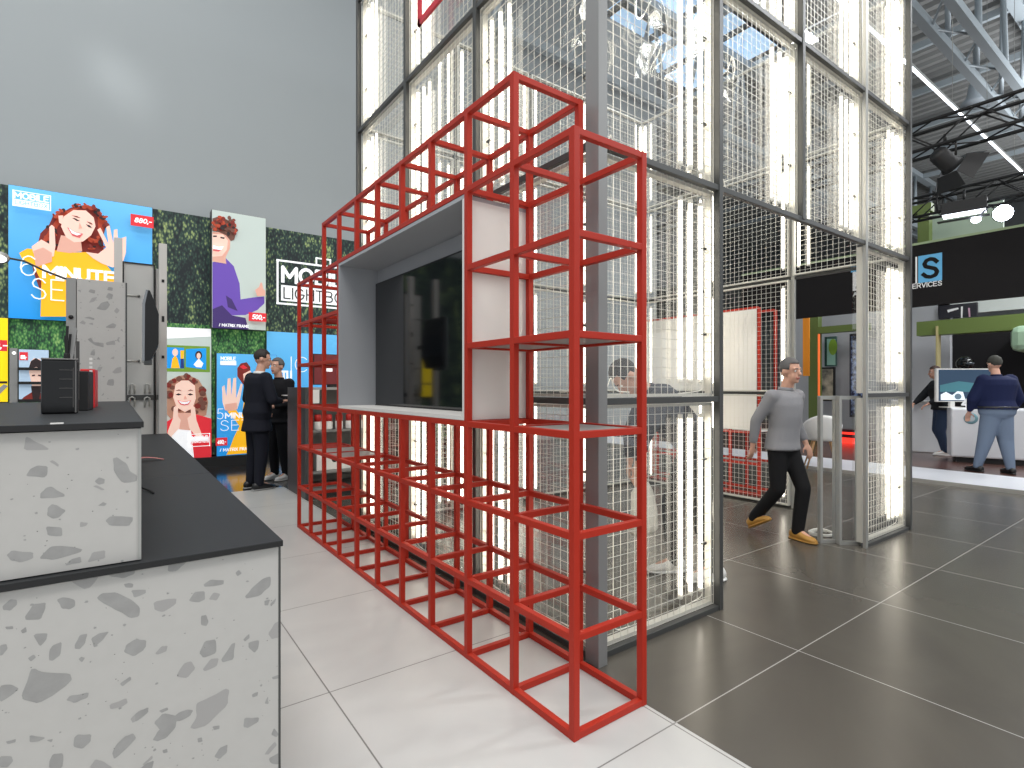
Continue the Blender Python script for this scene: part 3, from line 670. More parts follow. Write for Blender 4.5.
for py, dz in ((389, 1), (402, 1)):
    for px in (132, 147):
        p = atY(px, py, YB); mb = MB(); mb.tube([(-0.02, 0, -0.04), (-0.02, -0.03, -0.04), (-0.02, -0.03, 0.04), (0.0, -0.03, 0.05), (0.02, -0.03, 0.04), (0.02, -0.03, -0.04), (0.02, 0, -0.04)], 0.008, ALU, 6); mb.build('handle', cab, p-cab.location)
for py in (296, 361):
    p = atY(136, py, YB); mb = MB(); mb.tube([(-0.12, -0.006, 0), (0.02, -0.006, 0)], 0.008, ALU, 8); mb.tube([(0.02, -0.006, 0), (0.032, -0.006, 0)], 0.014, ALU_D, 8); mb.build('bracket_rod', cab, p-cab.location)
# second cabinet leaf right of the divide
qc = atY(158, 265, YB+0.05)
c2 = thing('narrow_cabinet', 'narrow grey cabinet strip between the dark trim and the right post', 'cabinet', (qb.x+0.02, YB+0.02, 0))
NW = atY(160.5, 300, YB).x-qb.x-0.02
MB().box((0, 0, 0), (NW, 0.3, zpt_-0.02), mat('mid_grey_cabinet', (158, 157, 155), 0.4, 0.1)).build('body', c2)
MB().box((0.0, -0.012, zs-0.03), (NW, 0, zs+0.02), ALU_D).build('divider', c2)
for dz in (0.09, -0.11): mb = MB(); mb.tube([(0.03, 0, zs+dz-0.04), (0.03, -0.03, zs+dz-0.04), (0.03, -0.03, zs+dz+0.04), (0.03, 0, zs+dz+0.04)], 0.008, ALU, 6); mb.build('handle', c2)
# monitor seen edge on, hung on the stand
mo = thing('hanging_monitor', 'black monitor seen edge on hanging from the aluminium stand', 'monitor', (0.2, 5.55, 0), 0)
d0 = 4.6
p0 = CAM + ray(142.5, 330)*d0; p1 = CAM + ray(147.5, 330)*d0
ux = RT; zc = lambda y: CAMH-(y-CY)/FPX*d0
def wpt(px, y, dd=0.0): q = CAM + ray(px, y)*(d0+dd); return q - mo.location
MDIR = Vector((ray(150, CY).x, ray(150, CY).y, 0)).normalized()
def slab(nm, prof, dd, m):
    mb = MB(); V = [wpt(x, y) for x, y in prof] + [wpt(x, y)+MDIR*dd for x, y in prof]; n = len(prof)
    mb.add(V, [tuple(range(n)), tuple(range(2*n-1, n-1, -1))] + [(i, i+n, (i+1) % n+n, (i+1) % n) for i in range(n)], m); return mb.build(nm, mo)
slab('screen_side', [(142.2, 303), (146, 289.5), (148, 290), (145, 304), (144.5, 361), (142, 361)], 0.5, mat('silver_edge', (150, 152, 154), 0.25, 0.7))
slab('housing', [(145, 304), (148, 290), (150, 290.5), (153.5, 299), (158.8, 314), (158.6, 344), (151, 359.5), (144.5, 361)], 0.48, BLACKM)
slab('mount_arm', [(144, 361), (152, 360), (152, 364), (144, 364)], 0.3, ALU_D)
bb = MB(); bb.bar(wpt(152, 330)+MDIR*0.46, wpt(152, 330)+MDIR*0.62, 0.05, 0.05, ALU_D); bb.build('wall_bracket', mo)

# ================================================================== POSTER WALL
YW = 10.45
def hedge(name, c0, c1, c2, sc):
    m = mat(name, (40, 70, 45), 0.6); N, L, b = nt(m)
    v = N.new('ShaderNodeTexVoronoi'); v.inputs['Scale'].default_value = sc*2.4; v.inputs['Randomness'].default_value = 1
    n = N.new('ShaderNodeTexNoise'); n.inputs['Scale'].default_value = sc*0.22; n.inputs['Detail'].default_value = 9; n.inputs['Roughness'].default_value = 0.75; n.inputs['Distortion'].default_value = 1.2
    mp = N.new('ShaderNodeMapping'); mp.inputs['Rotation'].default_value = (0, 0.5, 0); mp.inputs['Scale'].default_value = (1.5, 1, 0.75)
    L.new(pos_node(N, L), mp.inputs['Vector']); L.new(mp.outputs[0], v.inputs['Vector']); L.new(mp.outputs[0], n.inputs['Vector'])
    a = N.new('ShaderNodeMath'); a.operation = 'MULTIPLY_ADD'; L.new(v.outputs['Distance'], a.inputs[0]); a.inputs[1].default_value = -0.35; L.new(n.outputs['Fac'], a.inputs[2])
    r = N.new('ShaderNodeValToRGB'); e = r.color_ramp.elements; e[0].position = 0.22; e[0].color = lin(c0); e[1].position = 0.55; e[1].color = lin(c2)
    x = e.new(0.37); x.color = lin(c1)
    L.new(a.outputs[0], r.inputs['Fac']); L.new(r.outputs['Color'], b.inputs['Base Color']); L.new(r.outputs['Color'], b.inputs['Emission Color']); b.inputs['Emission Strength'].default_value = 0.45
    m.cycles.emission_sampling = 'NONE'
    return m
HEDGE = hedge('hedge_print', (12, 24, 28), (38, 62, 54), (150, 166, 104), 8)
HEDGE2 = hedge('bright_hedge_print', (24, 56, 40), (60, 118, 62), (140, 176, 104), 11)
pl = MB(); pl.box((-3.4, 10.2, 0), (7.0, 10.6, 0.16), BLACKM); tag(pl.build('plinth'), 'long black plinth running under the poster wall', 'plinth')
def px_rect(x0, y0, x1, y1, Y): return atY(x0, y0, Y), atY(x1, y1, Y)
t_box = {}
def lightbox(name, label, X0, X1, Z0, Z1, Y, depth, face, cat='poster', group='backlit posters'):
    t = thing(name, label, cat, (X0, Y, Z0), 0, group)
    t_box[t.name] = MB().box((0, 0.004, 0), (X1-X0, depth, Z1-Z0), ALU_D).build('light_box', t)
    a = Art((0, 0.003, 0), (1, 0, 0), (0, -1, 0)); a.rect(0.004, 0.004, X1-X0-0.004, Z1-Z0-0.004, face)
    def q(pts, zf=None):
        out = []
        for p in pts:
            if zf: p = zf(p)
            w = atY(p[0], p[1], Y); out.append((w.x-X0, w.z-Z0))
        return out
    return t, a, q
def finish(t, a, nm='print'): a.mb.build(nm, t_box.get(t.name, t))
wht = printed('print_white', (245, 246, 248), 0.6); skin = printed('print_skin', (242, 204, 188), 0.55); skin_d = printed('print_skin_shade', (222, 168, 150), 0.5)
ylw = printed('print_yellow', (252, 186, 22), 0.55); aub = printed('print_auburn', (122, 36, 28), 0.45); aub2 = printed('print_auburn_light', (176, 66, 38), 0.45)
redt = printed('print_red', (222, 44, 56), 0.5); prp = printed('print_purple', (104, 74, 172), 0.5); prp2 = printed('print_purple_dark', (64, 44, 108), 0.45); drk = printed('print_dark', (40, 26, 28), 0.4)
pale = printed('print_pale_green', (196, 208, 202), 0.36); brn = printed('print_brown', (112, 72, 60), 0.45); brn2 = printed('print_blond', (176, 134, 112), 0.5); lip = printed('print_lip', (206, 92, 96), 0.5)
blu2 = printed('print_deep_blue', (10, 150, 232), 0.55); grn = printed('print_green', (110, 150, 50), 0.5); navy = printed('print_navy', (24, 50, 120), 0.5)
def zgrad(name, ctop, cbot, z0, z1, es=0.55):
    m = printed(name, ctop, es); N, L, b = nt(m)
    sx = N.new('ShaderNodeSeparateXYZ'); L.new(pos_node(N, L), sx.inputs[0]); r = N.new('ShaderNodeMapRange'); r.inputs['From Min'].default_value = z0; r.inputs['From Max'].default_value = z1
    L.new(sx.outputs['Z'], r.inputs['Value']); k = N.new('ShaderNodeValToRGB'); k.color_ramp.elements[0].color = lin(cbot); k.color_ramp.elements[1].color = lin(ctop)
    L.new(r.outputs[0], k.inputs['Fac']); L.new(k.outputs[0], b.inputs['Base Color']); L.new(k.outputs[0], b.inputs['Emission Color']); return m
BLUE = zgrad('print_blue', (104, 186, 236), (16, 148, 232), 2.3, 4.2)
BLUEL = zgrad('print_blue_low', (96, 182, 234), (24, 146, 224), 0.2, 2.2)

# hedge print wall with the big outlined wordmark
hz0, hz1 = 0.18, 4.21
hw_ = thing('hedge_print_wall', 'long backlit wall print of a dark green hedge behind the posters', 'wall print', (-3.4, YW, hz0))
MB().box((0, 0.004, 0), (10.4, 0.15, hz1-hz0), ALU_D).build('light_box', hw_)
a = Art((0, 0.003, 0), (1, 0, 0), (0, -1, 0)); a.rect(0, 0, 10.4, 4.03, HEDGE)
b0, b1 = atY(8.5, 350, YW), atY(50, 321, YW); a.rect(b0.x+3.4, 0.9, 2.6+0.35, 2.2, HEDGE2); a.rect(4.0, 0.2, 5.57, 2.2, HEDGE2)
finish(hw_, a)
a = Art((0, -0.001, 0), (1, 0, 0), (0, -1, 0))
P = lambda x, y: (atY(x, y, YW).x+3.4, atY(x, y, YW).z-hz0)
u0, zt1 = P(276.5, 259); _, zb1 = P(276.5, 304); wL = 1.56
a.frame(u0, zb1, u0+wL, zt1, 0.035, wht)
m0 = P(281, 265); m1 = P(281, 282.5)
a.text('MOBILE', m0[0], m1[1], u0+wL-0.12, m0[1], wht, 0.19)
l0 = P(281, 284.8); l1 = P(281, 300.5)
a.rect(m0[0], l1[1], u0+wL-0.12, l0[1], wht)
a.text('LIGHTBOX', m0[0]+0.04, l1[1]+0.035, u0+wL-0.16, l0[1]-0.035, printed('print_black_green', (26, 36, 34), 0.3), 0.11)
hx, hzz = P(315.5, 263); hx2, hzz2 = P(331, 258)
a.frame(hx, zt1-0.03, hx2, zt1+0.13, 0.03, wht)
finish(hw_, a, 'wordmark')

def Z(sx_, ox, oy):
    return lambda p: (ox+p[0]/sx_, oy+p[1]/sx_)
f1 = Z(5.69, 0, 170)
# poster 1
Yp = 10.36; A_, B_ = px_rect(8, 184, 152.5, 318, Yp); z1t = A_.z; z1b = atY(8, 318, Yp).z
t, a, q = lightbox('smiling_woman_poster', 'wide blue poster of a red haired woman in yellow holding up her fingers', A_.x, B_.x, z1b, z1t, Yp, 0.08, BLUE)
a.poly(q([(340, 250), (400, 215), (490, 198), (550, 215), (590, 270), (600, 330), (585, 390), (590, 450), (540, 490), (470, 470), (430, 440), (400, 420), (350, 400), (340, 440), (300, 480), (260, 470), (215, 420), (230, 360), (280, 310), (300, 265)], f1), aub)
a.poly(q([(330, 265), (400, 225), (470, 205), (420, 235), (360, 280), (330, 320), (300, 380), (250, 420), (240, 400), (290, 330)], f1), aub2)
a.poly(q([(555, 250), (585, 290), (590, 340), (570, 420), (560, 360)], f1), aub2)
rn = random.Random(5)
for i in range(80):
    th = rn.uniform(0.1, PI*0.85); rr = rn.uniform(0.9, 1.08); x_, y_ = 450+150*rr*math.cos(th)*1.05, 340-130*rr*math.sin(th)
    if i % 3 == 0: x_, y_ = rn.uniform(262, 320), rn.uniform(330, 440)
    if i % 5 == 0: x_, y_ = rn.uniform(510, 585), rn.uniform(380, 480)
    p = q([(x_, y_)], f1)[0]; a.disc(p[0], p[1], rn.uniform(.02, .05), rn.uniform(.015, .03), (aub, aub2, drk, aub2)[i % 4], 8, rn.uniform(0, PI))
a.poly(q([(240, 490), (250, 560), (235, 700), (200, 600), (180, 520)], f1), aub)
a.poly(q([(115, 480), (160, 455), (320, 465), (400, 478), (490, 475), (600, 540), (650, 600), (660, 700), (640, 838), (235, 838), (240, 640), (200, 560), (130, 510)], f1), ylw)
a.poly(q([(350, 380), (460, 395), (470, 470), (400, 480), (325, 470)], f1), skin_d)
a.poly(q([(365, 275), (420, 238), (490, 240), (535, 280), (545, 330), (520, 380), (475, 415), (425, 420), (380, 392), (350, 330)], f1), skin)
a.poly(q([(335, 270), (362, 268), (360, 320), (340, 310)], f1), skin)
for l in ([(412, 283), (430, 284), (458, 300), (440, 300)], [(490, 318), (512, 324), (528, 340), (505, 334)]): a.poly(q(l, f1), drk)
a.poly(q([(408, 268), (440, 272), (462, 284), (440, 280)], f1), aub); a.poly(q([(495, 302), (520, 310), (530, 322), (512, 316)], f1), aub)
a.poly(q([(385, 335), (430, 362), (475, 372), (455, 396), (415, 384)], f1), lip); a.poly(q([(394, 342), (430, 364), (466, 374), (440, 382), (412, 370)], f1), wht)
a.poly(q([(455, 310), (470, 340), (450, 345)], f1), skin_d)
a.poly(q([(185, 445), (240, 405), (285, 430), (285, 335), (298, 322), (314, 335), (320, 440), (310, 500), (240, 512), (195, 480)], f1), skin)
a.poly(q([(195, 470), (250, 450), (300, 480), (300, 530), (210, 560)], f1), skin_d)
a.poly(q([(490, 475), (560, 485), (605, 450), (555, 350), (572, 338), (618, 430), (605, 335), (624, 325), (645, 425), (648, 350), (668, 346), (672, 440), (695, 395), (718, 388), (716, 480), (695, 545), (640, 562), (580, 540), (530, 510)], f1), skin)
def tbox(txt, x0, y0, x1, y1, m, bold=0.0, f=None, shear=0):
    p = q([(x0, y1), (x1, y0)], f); a.text(txt, p[0][0], p[0][1], p[1][0], p[1][1], m, bold, shear)
def tboxr(txt, x0, ytop, ybot, x1, m, bold=0.0, f=None, shear=0):       # height taken at the left edge
    p = q([(x0, ybot), (x0, ytop), (x1, ytop)], f); a.text(txt, p[0][0], p[0][1], p[2][0], p[1][1], m, bold, shear)
tboxr('6', 120, 490, 606, 213, wht, 0.055, f1); tboxr('MINUTE', 245, 545, 622, 655, wht, 0.2, f1); tboxr('SET', 182, 618, 740, 480, wht, 0.055, f1)
p = q([(78, 215), (78, 125), (295, 150)], f1); a.frame(p[0][0], p[0][1], p[2][0], p[1][1], 0.012, wht)
tboxr('MOBILE', 86, 135, 172, 284, wht, 0.19, f1)
p = q([(84, 210), (84, 176), (284, 176)], f1); a.rect(p[0][0], p[0][1], p[2][0], p[1][1], wht); tboxr('LIGHTBOX', 92, 182, 205, 276, BLUE, 0.12, f1)
p = q([(742, 325), (742, 260), (872, 260)], f1); a.rect(p[0][0], p[0][1], p[2][0], p[1][1], redt); tboxr('880,-', 762, 279, 308, 860, wht, 0.19, f1, 0.2)
finish(t, a)
# poster 2
f3 = Z(5.12, 140, 190)
Yp = 10.2; A_, B_ = px_rect(211.8, 209, 266, 331, Yp); zb = atY(212, 327.5, Yp).z
t, a, q = lightbox('purple_jumper_poster', 'tall pale poster of a curly haired man in a purple jumper pointing aside', A_.x, B_.x, zb, A_.z, Yp, 0.24, pale)
a.poly(q([(371, 370), (440, 350), (480, 390), (510, 480), (515, 560), (580, 550), (636, 545), (637, 580), (600, 615), (540, 640), (470, 642), (540, 655), (556, 714), (371, 706)], f3), prp)
a.poly(q([(371, 610), (420, 590), (470, 642), (540, 655), (556, 714), (371, 706)], f3), prp2)
a.poly(q([(440, 540), (470, 560), (500, 620), (450, 600)], f3), prp2)
a.poly(q([(371, 215), (430, 218), (462, 255), (460, 300), (438, 345), (442, 378), (371, 366)], f3), skin_d)
a.poly(q([(371, 225), (425, 228), (450, 260), (445, 305), (420, 338), (371, 342)], f3), skin)
a.poly(q([(371, 146), (395, 138), (430, 145), (470, 165), (495, 205), (482, 255), (465, 262), (440, 232), (400, 215), (371, 210)], f3), brn)
rn = random.Random(8)
for i in range(70):
    x_, y_ = rn.uniform(372, 492), rn.uniform(140, 228)
    if x_ < 440 and y_ > 205: continue
    if (x_-430)**2/70**2+(y_-195)**2/62**2 > 1: continue
    p = q([(x_, y_)], f3)[0]; a.disc(p[0], p[1], rn.uniform(.02, .04), rn.uniform(.02, .04), (brn, aub, drk, aub2)[i % 4], 8)
rn = random.Random(9)
a.poly(q([(371, 287), (400, 296), (425, 292), (412, 312), (371, 306)], f3), wht); a.poly(q([(371, 306), (412, 312), (400, 320), (371, 316)], f3), lip)
a.poly(q([(371, 238), (390, 238), (390, 246), (371, 246)], f3), drk); a.poly(q([(408, 244), (430, 248), (428, 256), (408, 252)], f3), drk)
a.poly(q([(585, 515), (605, 500), (612, 478), (620, 478), (626, 508), (637, 520), (636, 545), (595, 547)], f3), skin_d)
p = q([(552, 672), (552, 628), (642, 625)], f3); a.rect(p[0][0], p[0][1], p[2][0], p[1][1], redt); tboxr('500,-', 568, 638, 664, 634, wht, 0.19, f3, 0.2)
tboxr('/ MATRIX FRAME', 400, 684, 700, 552, wht, 0.19, f3)
finish(t, a)
# poster 3
f4 = Z(4.265, 140, 320)
Yp = 10.36; A_, B_ = px_rect(163, 327, 211.5, 455, Yp)
t, a, q = lightbox('curly_woman_poster', 'tall pale poster of a blonde curly haired woman in red with fingers at her cheeks', A_.x, B_.x, 0.18, A_.z, Yp, 0.08, pale)
a.poly(q([(100, 30), (302, 38), (302, 70), (100, 80)], f4), wht)
p = q([(110, 220), (110, 106), (298, 106)], f4); a.rect(p[0][0], p[0][1], p[2][0], p[1][1], grn)
p = q([(114, 205), (114, 116), (188, 116)], f4); a.rect(p[0][0], p[0][1], p[2][0], p[1][1], BLUE)
a.poly(q([(196, 124), (282, 120), (282, 212), (196, 200)], f4), blu2)
a.poly(q([(132, 205), (138, 165), (150, 150), (160, 165), (170, 205)], f4), ylw); a.disc(*q([(150, 138)], f4)[0], 0.04, 0.06, skin); a.poly(q([(172, 205), (173, 165), (186, 165), (188, 205)], f4), navy)
a.poly(q([(172, 130), (188, 130), (186, 165), (173, 165)], f4), ylw)
a.disc(*q([(250, 150)], f4)[0], 0.05, 0.07, drk); a.disc(*q([(250, 153)], f4)[0], 0.03, 0.05, skin); a.poly(q([(228, 190), (250, 165), (270, 185), (262, 203), (240, 201)], f4), wht)
a.poly(q([(104, 300), (130, 255), (165, 238), (205, 234), (250, 255), (278, 300), (290, 350), (282, 405), (240, 425), (130, 420), (112, 400)], f4), brn2)
rn = random.Random(4)
for i in range(46):
    th = rn.uniform(0, 2*PI); rr = rn.uniform(0.72, 1.02); p = q([(196+88*rr*math.cos(th), 322-84*rr*math.sin(th))], f4)[0]; a.disc(p[0], p[1], rn.uniform(.03, .05), rn.uniform(.03, .05), brn if i % 3 else aub, 8)
a.poly(q([(140, 330), (150, 275), (175, 258), (205, 258), (232, 280), (236, 335), (222, 375), (190, 392), (155, 372)], f4), skin)
a.poly(q([(150, 318), (162, 312), (176, 318), (162, 322)], f4), drk); a.poly(q([(200, 318), (212, 312), (226, 318), (212, 322)], f4), drk)
a.poly(q([(148, 302), (165, 296), (178, 303), (165, 301)], f4), brn); a.poly(q([(198, 303), (214, 296), (228, 302), (214, 301)], f4), brn)
a.poly(q([(158, 342), (188, 348), (216, 342), (205, 360), (188, 364), (170, 360)], f4), lip); a.poly(q([(163, 345), (188, 350), (212, 345), (202, 356), (188, 359), (174, 356)], f4), wht)
a.poly(q([(190, 320), (198, 336), (184, 337)], f4), skin_d)
a.poly(q([(100, 440), (150, 410), (240, 402), (302, 420), (302, 585), (100, 585)], f4), redt)
a.poly(q([(100, 500), (150, 460), (180, 450), (215, 465), (228, 585), (100, 585)], f4), wht)
a.poly(q([(150, 395), (225, 395), (212, 470), (165, 465)], f4), skin_d)
a.poly(q([(118, 470), (138, 420), (142, 372), (150, 366), (160, 375), (160, 410), (172, 425), (165, 460), (130, 500), (112, 505)], f4), skin)
a.poly(q([(262, 490), (238, 425), (232, 372), (222, 366), (214, 376), (215, 405), (200, 418), (208, 460), (240, 500)], f4), skin)
p = q([(210, 540), (210, 490), (290, 490)], f4); a.rect(p[0][0], p[0][1]+0.06, p[2][0], p[0][1]+0.16, wht); a.frame(p[0][0]-0.02, p[0][1], p[2][0]+0.02, p[1][1]+0.02, 0.012, wht); tboxr('MOBILE', 218, 493, 512, 286, wht, 0.19, f4); tboxr('LIGHTBOX', 217, 517, 530, 286, redt, 0.12, f4)
finish(t, a)
# poster 4
Yp = 10.24; A_, B_ = px_rect(216.5, 353, 262, 457, Yp)
t, a, q = lightbox('five_minute_poster', 'blue poster of a raised open hand with 5 MIN SET, behind the two men', A_.x, A_.x+0.95, 0.165, A_.z, Yp, 0.18, BLUEL)
a.poly(q([(415, 205), (430, 185), (455, 180), (470, 200), (475, 260), (440, 275), (415, 240)], f4), aub); a.poly(q([(425, 200), (440, 190), (460, 205), (440, 210)], f4), redt)
a.poly(q([(440, 230), (470, 215), (490, 250), (470, 285), (445, 280)], f4), skin)
a.poly(q([(362, 385), (352, 350), (350, 285), (360, 278), (368, 330), (374, 250), (386, 248), (390, 325), (398, 248), (410, 246), (410, 335), (430, 270), (438, 275), (425, 345), (415, 380), (390, 390)], f4), skin)
a.poly(q([(362, 360), (412, 352), (415, 380), (390, 390), (362, 385)], f4), skin_d)
a.poly(q([(430, 440), (400, 500), (385, 540), (368, 575), (560, 560), (540, 300), (450, 290)], f4), ylw)
a.poly(q([(372, 390), (410, 384), (450, 440), (430, 460), (400, 420)], f4), ylw)
tboxr('5', 328, 378, 424, 356, wht, 0.055, f4); tboxr('MINUTE', 362, 395, 421, 500, wht, 0.19, f4); tboxr('SET', 342, 428, 474, 470, wht, 0.055, f4)
p = q([(322, 537), (322, 503), (372, 503)], f4); a.rect(p[0][0], p[0][1], p[2][0], p[1][1], redt); tboxr('490,-', 328, 512, 530, 366, wht, 0.17, f4, 0.2)
tboxr('/ MATRIX FRAME', 340, 548, 562, 480, wht, 0.17, f4)
p = q([(342, 192), (342, 158), (410, 158)], f4); a.rect(p[0][0], p[0][1], p[2][0], p[0][1]+0.07, wht); tboxr('MOBILE', 343, 155, 172, 408, wht, 0.19, f4)
finish(t, a)
# poster 5
Yp = 10.36; A_ = atY(266.5, 331, Yp)
t, a, q = lightbox('wide_blue_poster', 'plain bright blue poster with thin white letters behind the red rack', A_.x, A_.x+3.0, 0.18, A_.z, Yp, 0.08, BLUEL)
tboxr('IC', 290.8, 356.5, 372, 307, wht, 0.05); tboxr('TU', 281, 370.5, 381, 292, wht, 0.18)
a.poly(q([(276, 470), (282, 440), (286, 440), (290, 470)]), wht)
finish(t, a)
# yellow poster and price
A_, B_ = px_rect(8.2, 318, 8.2, 402, Yp)
t, a, q = lightbox('yellow_poster', 'plain yellow poster with a red price label at the left edge', A_.x-0.95, A_.x, B_.z, A_.z, Yp, 0.08, printed('print_lemon', (255, 222, 0), 0.6))
p = q([(0, 351), (0, 340), (7.2, 340)]); a.rect(p[2][0]-0.36, p[0][1], p[2][0], p[1][1], redt); p = q([(7, 349), (7, 342)]); a.text('880,-', p[0][0]-0.3, p[0][1], p[0][0], p[1][1], wht, 0.18, 0.2)
a.poly(q([(-6, 392), (4, 384), (8, 386), (-4, 398)]), printed('print_silver', (150, 152, 150), 0.3)); p = q([(-20, 384), (8, 382)]); a.rect(0, p[1][1]-0.02, 0.94, p[1][1]+0.01, drk)
finish(t, a)
# grey post and face poster with dark shelf bars
Yp = 10.3; A_ = atY(18.5, 349, Yp); B_ = atY(49, 400, Yp)
t, a, q = lightbox('portrait_poster', 'small pale poster of a dark haired face crossed by black bars above the bar top', A_.x, B_.x, B_.z, A_.z, Yp, 0.14, printed('print_pale_blue', (176, 200, 222), 0.55))
a.poly(q([(29, 372), (30, 362), (34, 358), (40, 359), (43, 366), (43, 380), (40, 390), (33, 390)]), skin); a.poly(q([(28.5, 369), (31, 361), (36, 358), (41, 361), (43.5, 369), (36, 367)]), drk)
a.poly(q([(20, 401), (24, 397), (32, 392), (42, 393), (49, 398), (49, 401)]), aub); a.poly(q([(31, 386), (42, 386), (39, 401), (33, 401)]), drk)
a.poly(q([(32, 375), (35, 374.5), (35, 376), (32, 376.5)]), drk); a.poly(q([(38, 374.5), (41, 375), (41, 376.5), (38, 376)]), drk)
p = q([(19.5, 360), (19.5, 352), (28, 352)]); a.rect(p[0][0], p[0][1], p[2][0], p[1][1], redt); tboxr('880,-', 20.5, 355, 359, 27, wht, 0.19)
finish(t, a)
for py in (369, 383, 400.5):
    p = atY(34, py, Yp); MB().box((0, -0.06, p.z-B_.z-0.02), (B_.x-A_.x, 0.0, p.z-B_.z+0.02), BLACKM).build('cross_bar', t)
A2, B2 = atY(9.5, 348, Yp), atY(17.5, 405, Yp)
gp = thing('grey_wall_post', 'grey flat post with a small light between the yellow poster and the portrait', 'post', (A2.x, Yp, 0))
MB().box((0, 0, 0.165), (B2.x-A2.x, 0.1, A2.z), GREYP).build('post_body', gp)
p = atY(14, 353, Yp); mb = MB(); mb.ell((0, 0, 0), (0.02, 0.012, 0.02), mat('small_lamp', (255, 255, 255), 0.3, 0, (255, 255, 255), 2.0)); mb.build('lamp', gp, p-gp.location)

# ================================================================== PRODUCT SHELF BEHIND THE RACK
RXs, RYs = 1.86, 6.6
rd = thing('product_counter', 'dark grey counter with open product shelves behind the far end of the rack', 'counter', (RXs, RYs, 0))
dk = mat('dark_counter', (62, 63, 64), 0.45); sh = mat('shelf_grey', (120, 119, 116), 0.5)
MB().box((-0.06, 0.0, 0), (0.0, 0.82, 1.33), dk).build('side_panel', rd)
MB().box((0.0, 0.0, 1.30), (1.3, 0.82, 1.33), GREYLAM).build('top', rd)
MB().box((0.0, 0.55, 0), (1.3, 0.57, 1.30), sh).build('back_panel', rd)
MB().box((1.25, 0, 0), (1.3, 0.82, 1.30), dk).build('side_panel', rd)
for z in (0.30, 0.80, 0.10): MB().box((0.0, 0.0, z-0.012), (1.25, 0.55, z+0.012), sh).build('shelf', rd)
MB().box((0.0, 0.02, 0.0), (1.25, 0.03, 0.09), BLACKM).build('kick_board', rd)
MB().box((0.01, -0.012, 1.14), (0.10, 0.0, 1.30), WHITE).build('white_tag', rd)
rlid = mat('red_lid', (190, 40, 36), 0.4)
for i in range(6):
    b = thing('product_jar', '%s of six white jars with red lids on the shelf behind the rack' % ['leftmost', 'second from left', 'third from left', 'third from right', 'second from right', 'rightmost'][i], 'jar', (RXs+0.12+i*0.13, RYs+0.12, 0.813), 0, 'jars on the shelf behind the rack')
    mb = MB(); mb.lathe([(0.045, 0), (0.048, 0.01), (0.048, 0.09), (0.040, 0.10)], WHITE, n=14); mb.build('jar_body', b)
    mb = MB(); mb.lathe([(0.043, 0.10), (0.043, 0.17), (0.03, 0.185)], rlid, n=14); mb.build('lid', b)
bx = thing('white_carton', 'white printed carton on the lower shelf behind the rack', 'box', (RXs+0.10, RYs+0.1, 0.313))
MB().box((0, 0, 0), (0.42, 0.3, 0.24), WHITE, 0.004).build('carton', bx); mb = MB(); mb.lathe([(0.04, 0), (0.04, 0.004)], mat('dark_grey_print', (70, 68, 66), 0.4), n=14); o_ = mb.build('printed_mark', bx, (0.22, 0.0, 0.13)); o_.rotation_euler.x = PI/2
mb = MB(); mb.box((-0.02, -0.003, -0.02), (0.44, -0.0005, 0.0), mat('green_stripe', (150, 170, 70), 0.4)); 
lap = thing('laptop_screen', 'dark red and black display screen standing on the product counter', 'screen', (RXs+0.12, RYs+0.3, 1.33), R(4))
lph = MB().box((0, 0, 0.03), (0.66, 0.03, 0.42), BLACKM, 0.003).build('housing', lap)
a = Art((0, -0.001, 0), (1, 0, 0), (0, -1, 0)); a.rect(0.01, 0.04, 0.65, 0.41, printed('screen_dark_red', (96, 26, 30), 0.6)); a.poly([(0.36, 0.04), (0.40, 0.41), (0.65, 0.41), (0.65, 0.04)], printed('screen_black', (22, 20, 24), 0.4)); a.poly([(0.38, 0.41), (0.46, 0.20), (0.52, 0.20), (0.42, 0.41)], wht); a.rect(0.14, 0.2, 0.24, 0.24, wht); a.rect(0.46, 0.06, 0.6, 0.16, printed('screen_grey', (120, 120, 110), 0.4)); a.mb.build('screen_image', lph)
MB().box((0.2, -0.05, 0.0), (0.46, 0.08, 0.03), BLACKM).build('stand', lap)
bag = thing('red_tin', 'red tin with a black lid on the product counter', 'tin', (RXs+0.9, RYs+0.28, 1.33))
mb = MB(); mb.lathe([(0.09, 0), (0.095, 0.01), (0.095, 0.14)], rlid, n=18); mb.build('tin_body', bag); mb = MB(); mb.lathe([(0.1, 0.14), (0.1, 0.45), (0.085, 0.47)], BLACK, n=18); mb.build('lid', bag)

# ================================================================== SECOND RED RACK SEEN THROUGH THE TOWER
r2 = thing('far_display_rack', 'second red tube rack with white boards seen through the tower', 'rack', (6.35, 3.55, 0))
for i in range(6):
    for x in (0, C):
        MB().box((x-0.015, i*C-0.015, 0), (x+0.015, i*C+0.015, 2.31), RED).build('post', r2)
for k in (0, 1, 2, 6):
    z = max(k*C, 0.016)
    for x in (0, C): MB().box((x-0.0143, 0.015, z-0.0143), (x+0.0143, 5*C-0.014, z+0.0143), RED).build('long_rail', r2)
MB().box((-0.03, 0.02, 0.80), (-0.018, 5*C-0.02, 2.29), WHITE).build('back_board', r2)
MB().box((0.02, 0.03, 0.775), (C-0.02, 5*C-0.03, 0.79), WHITE).build('shelf', r2)

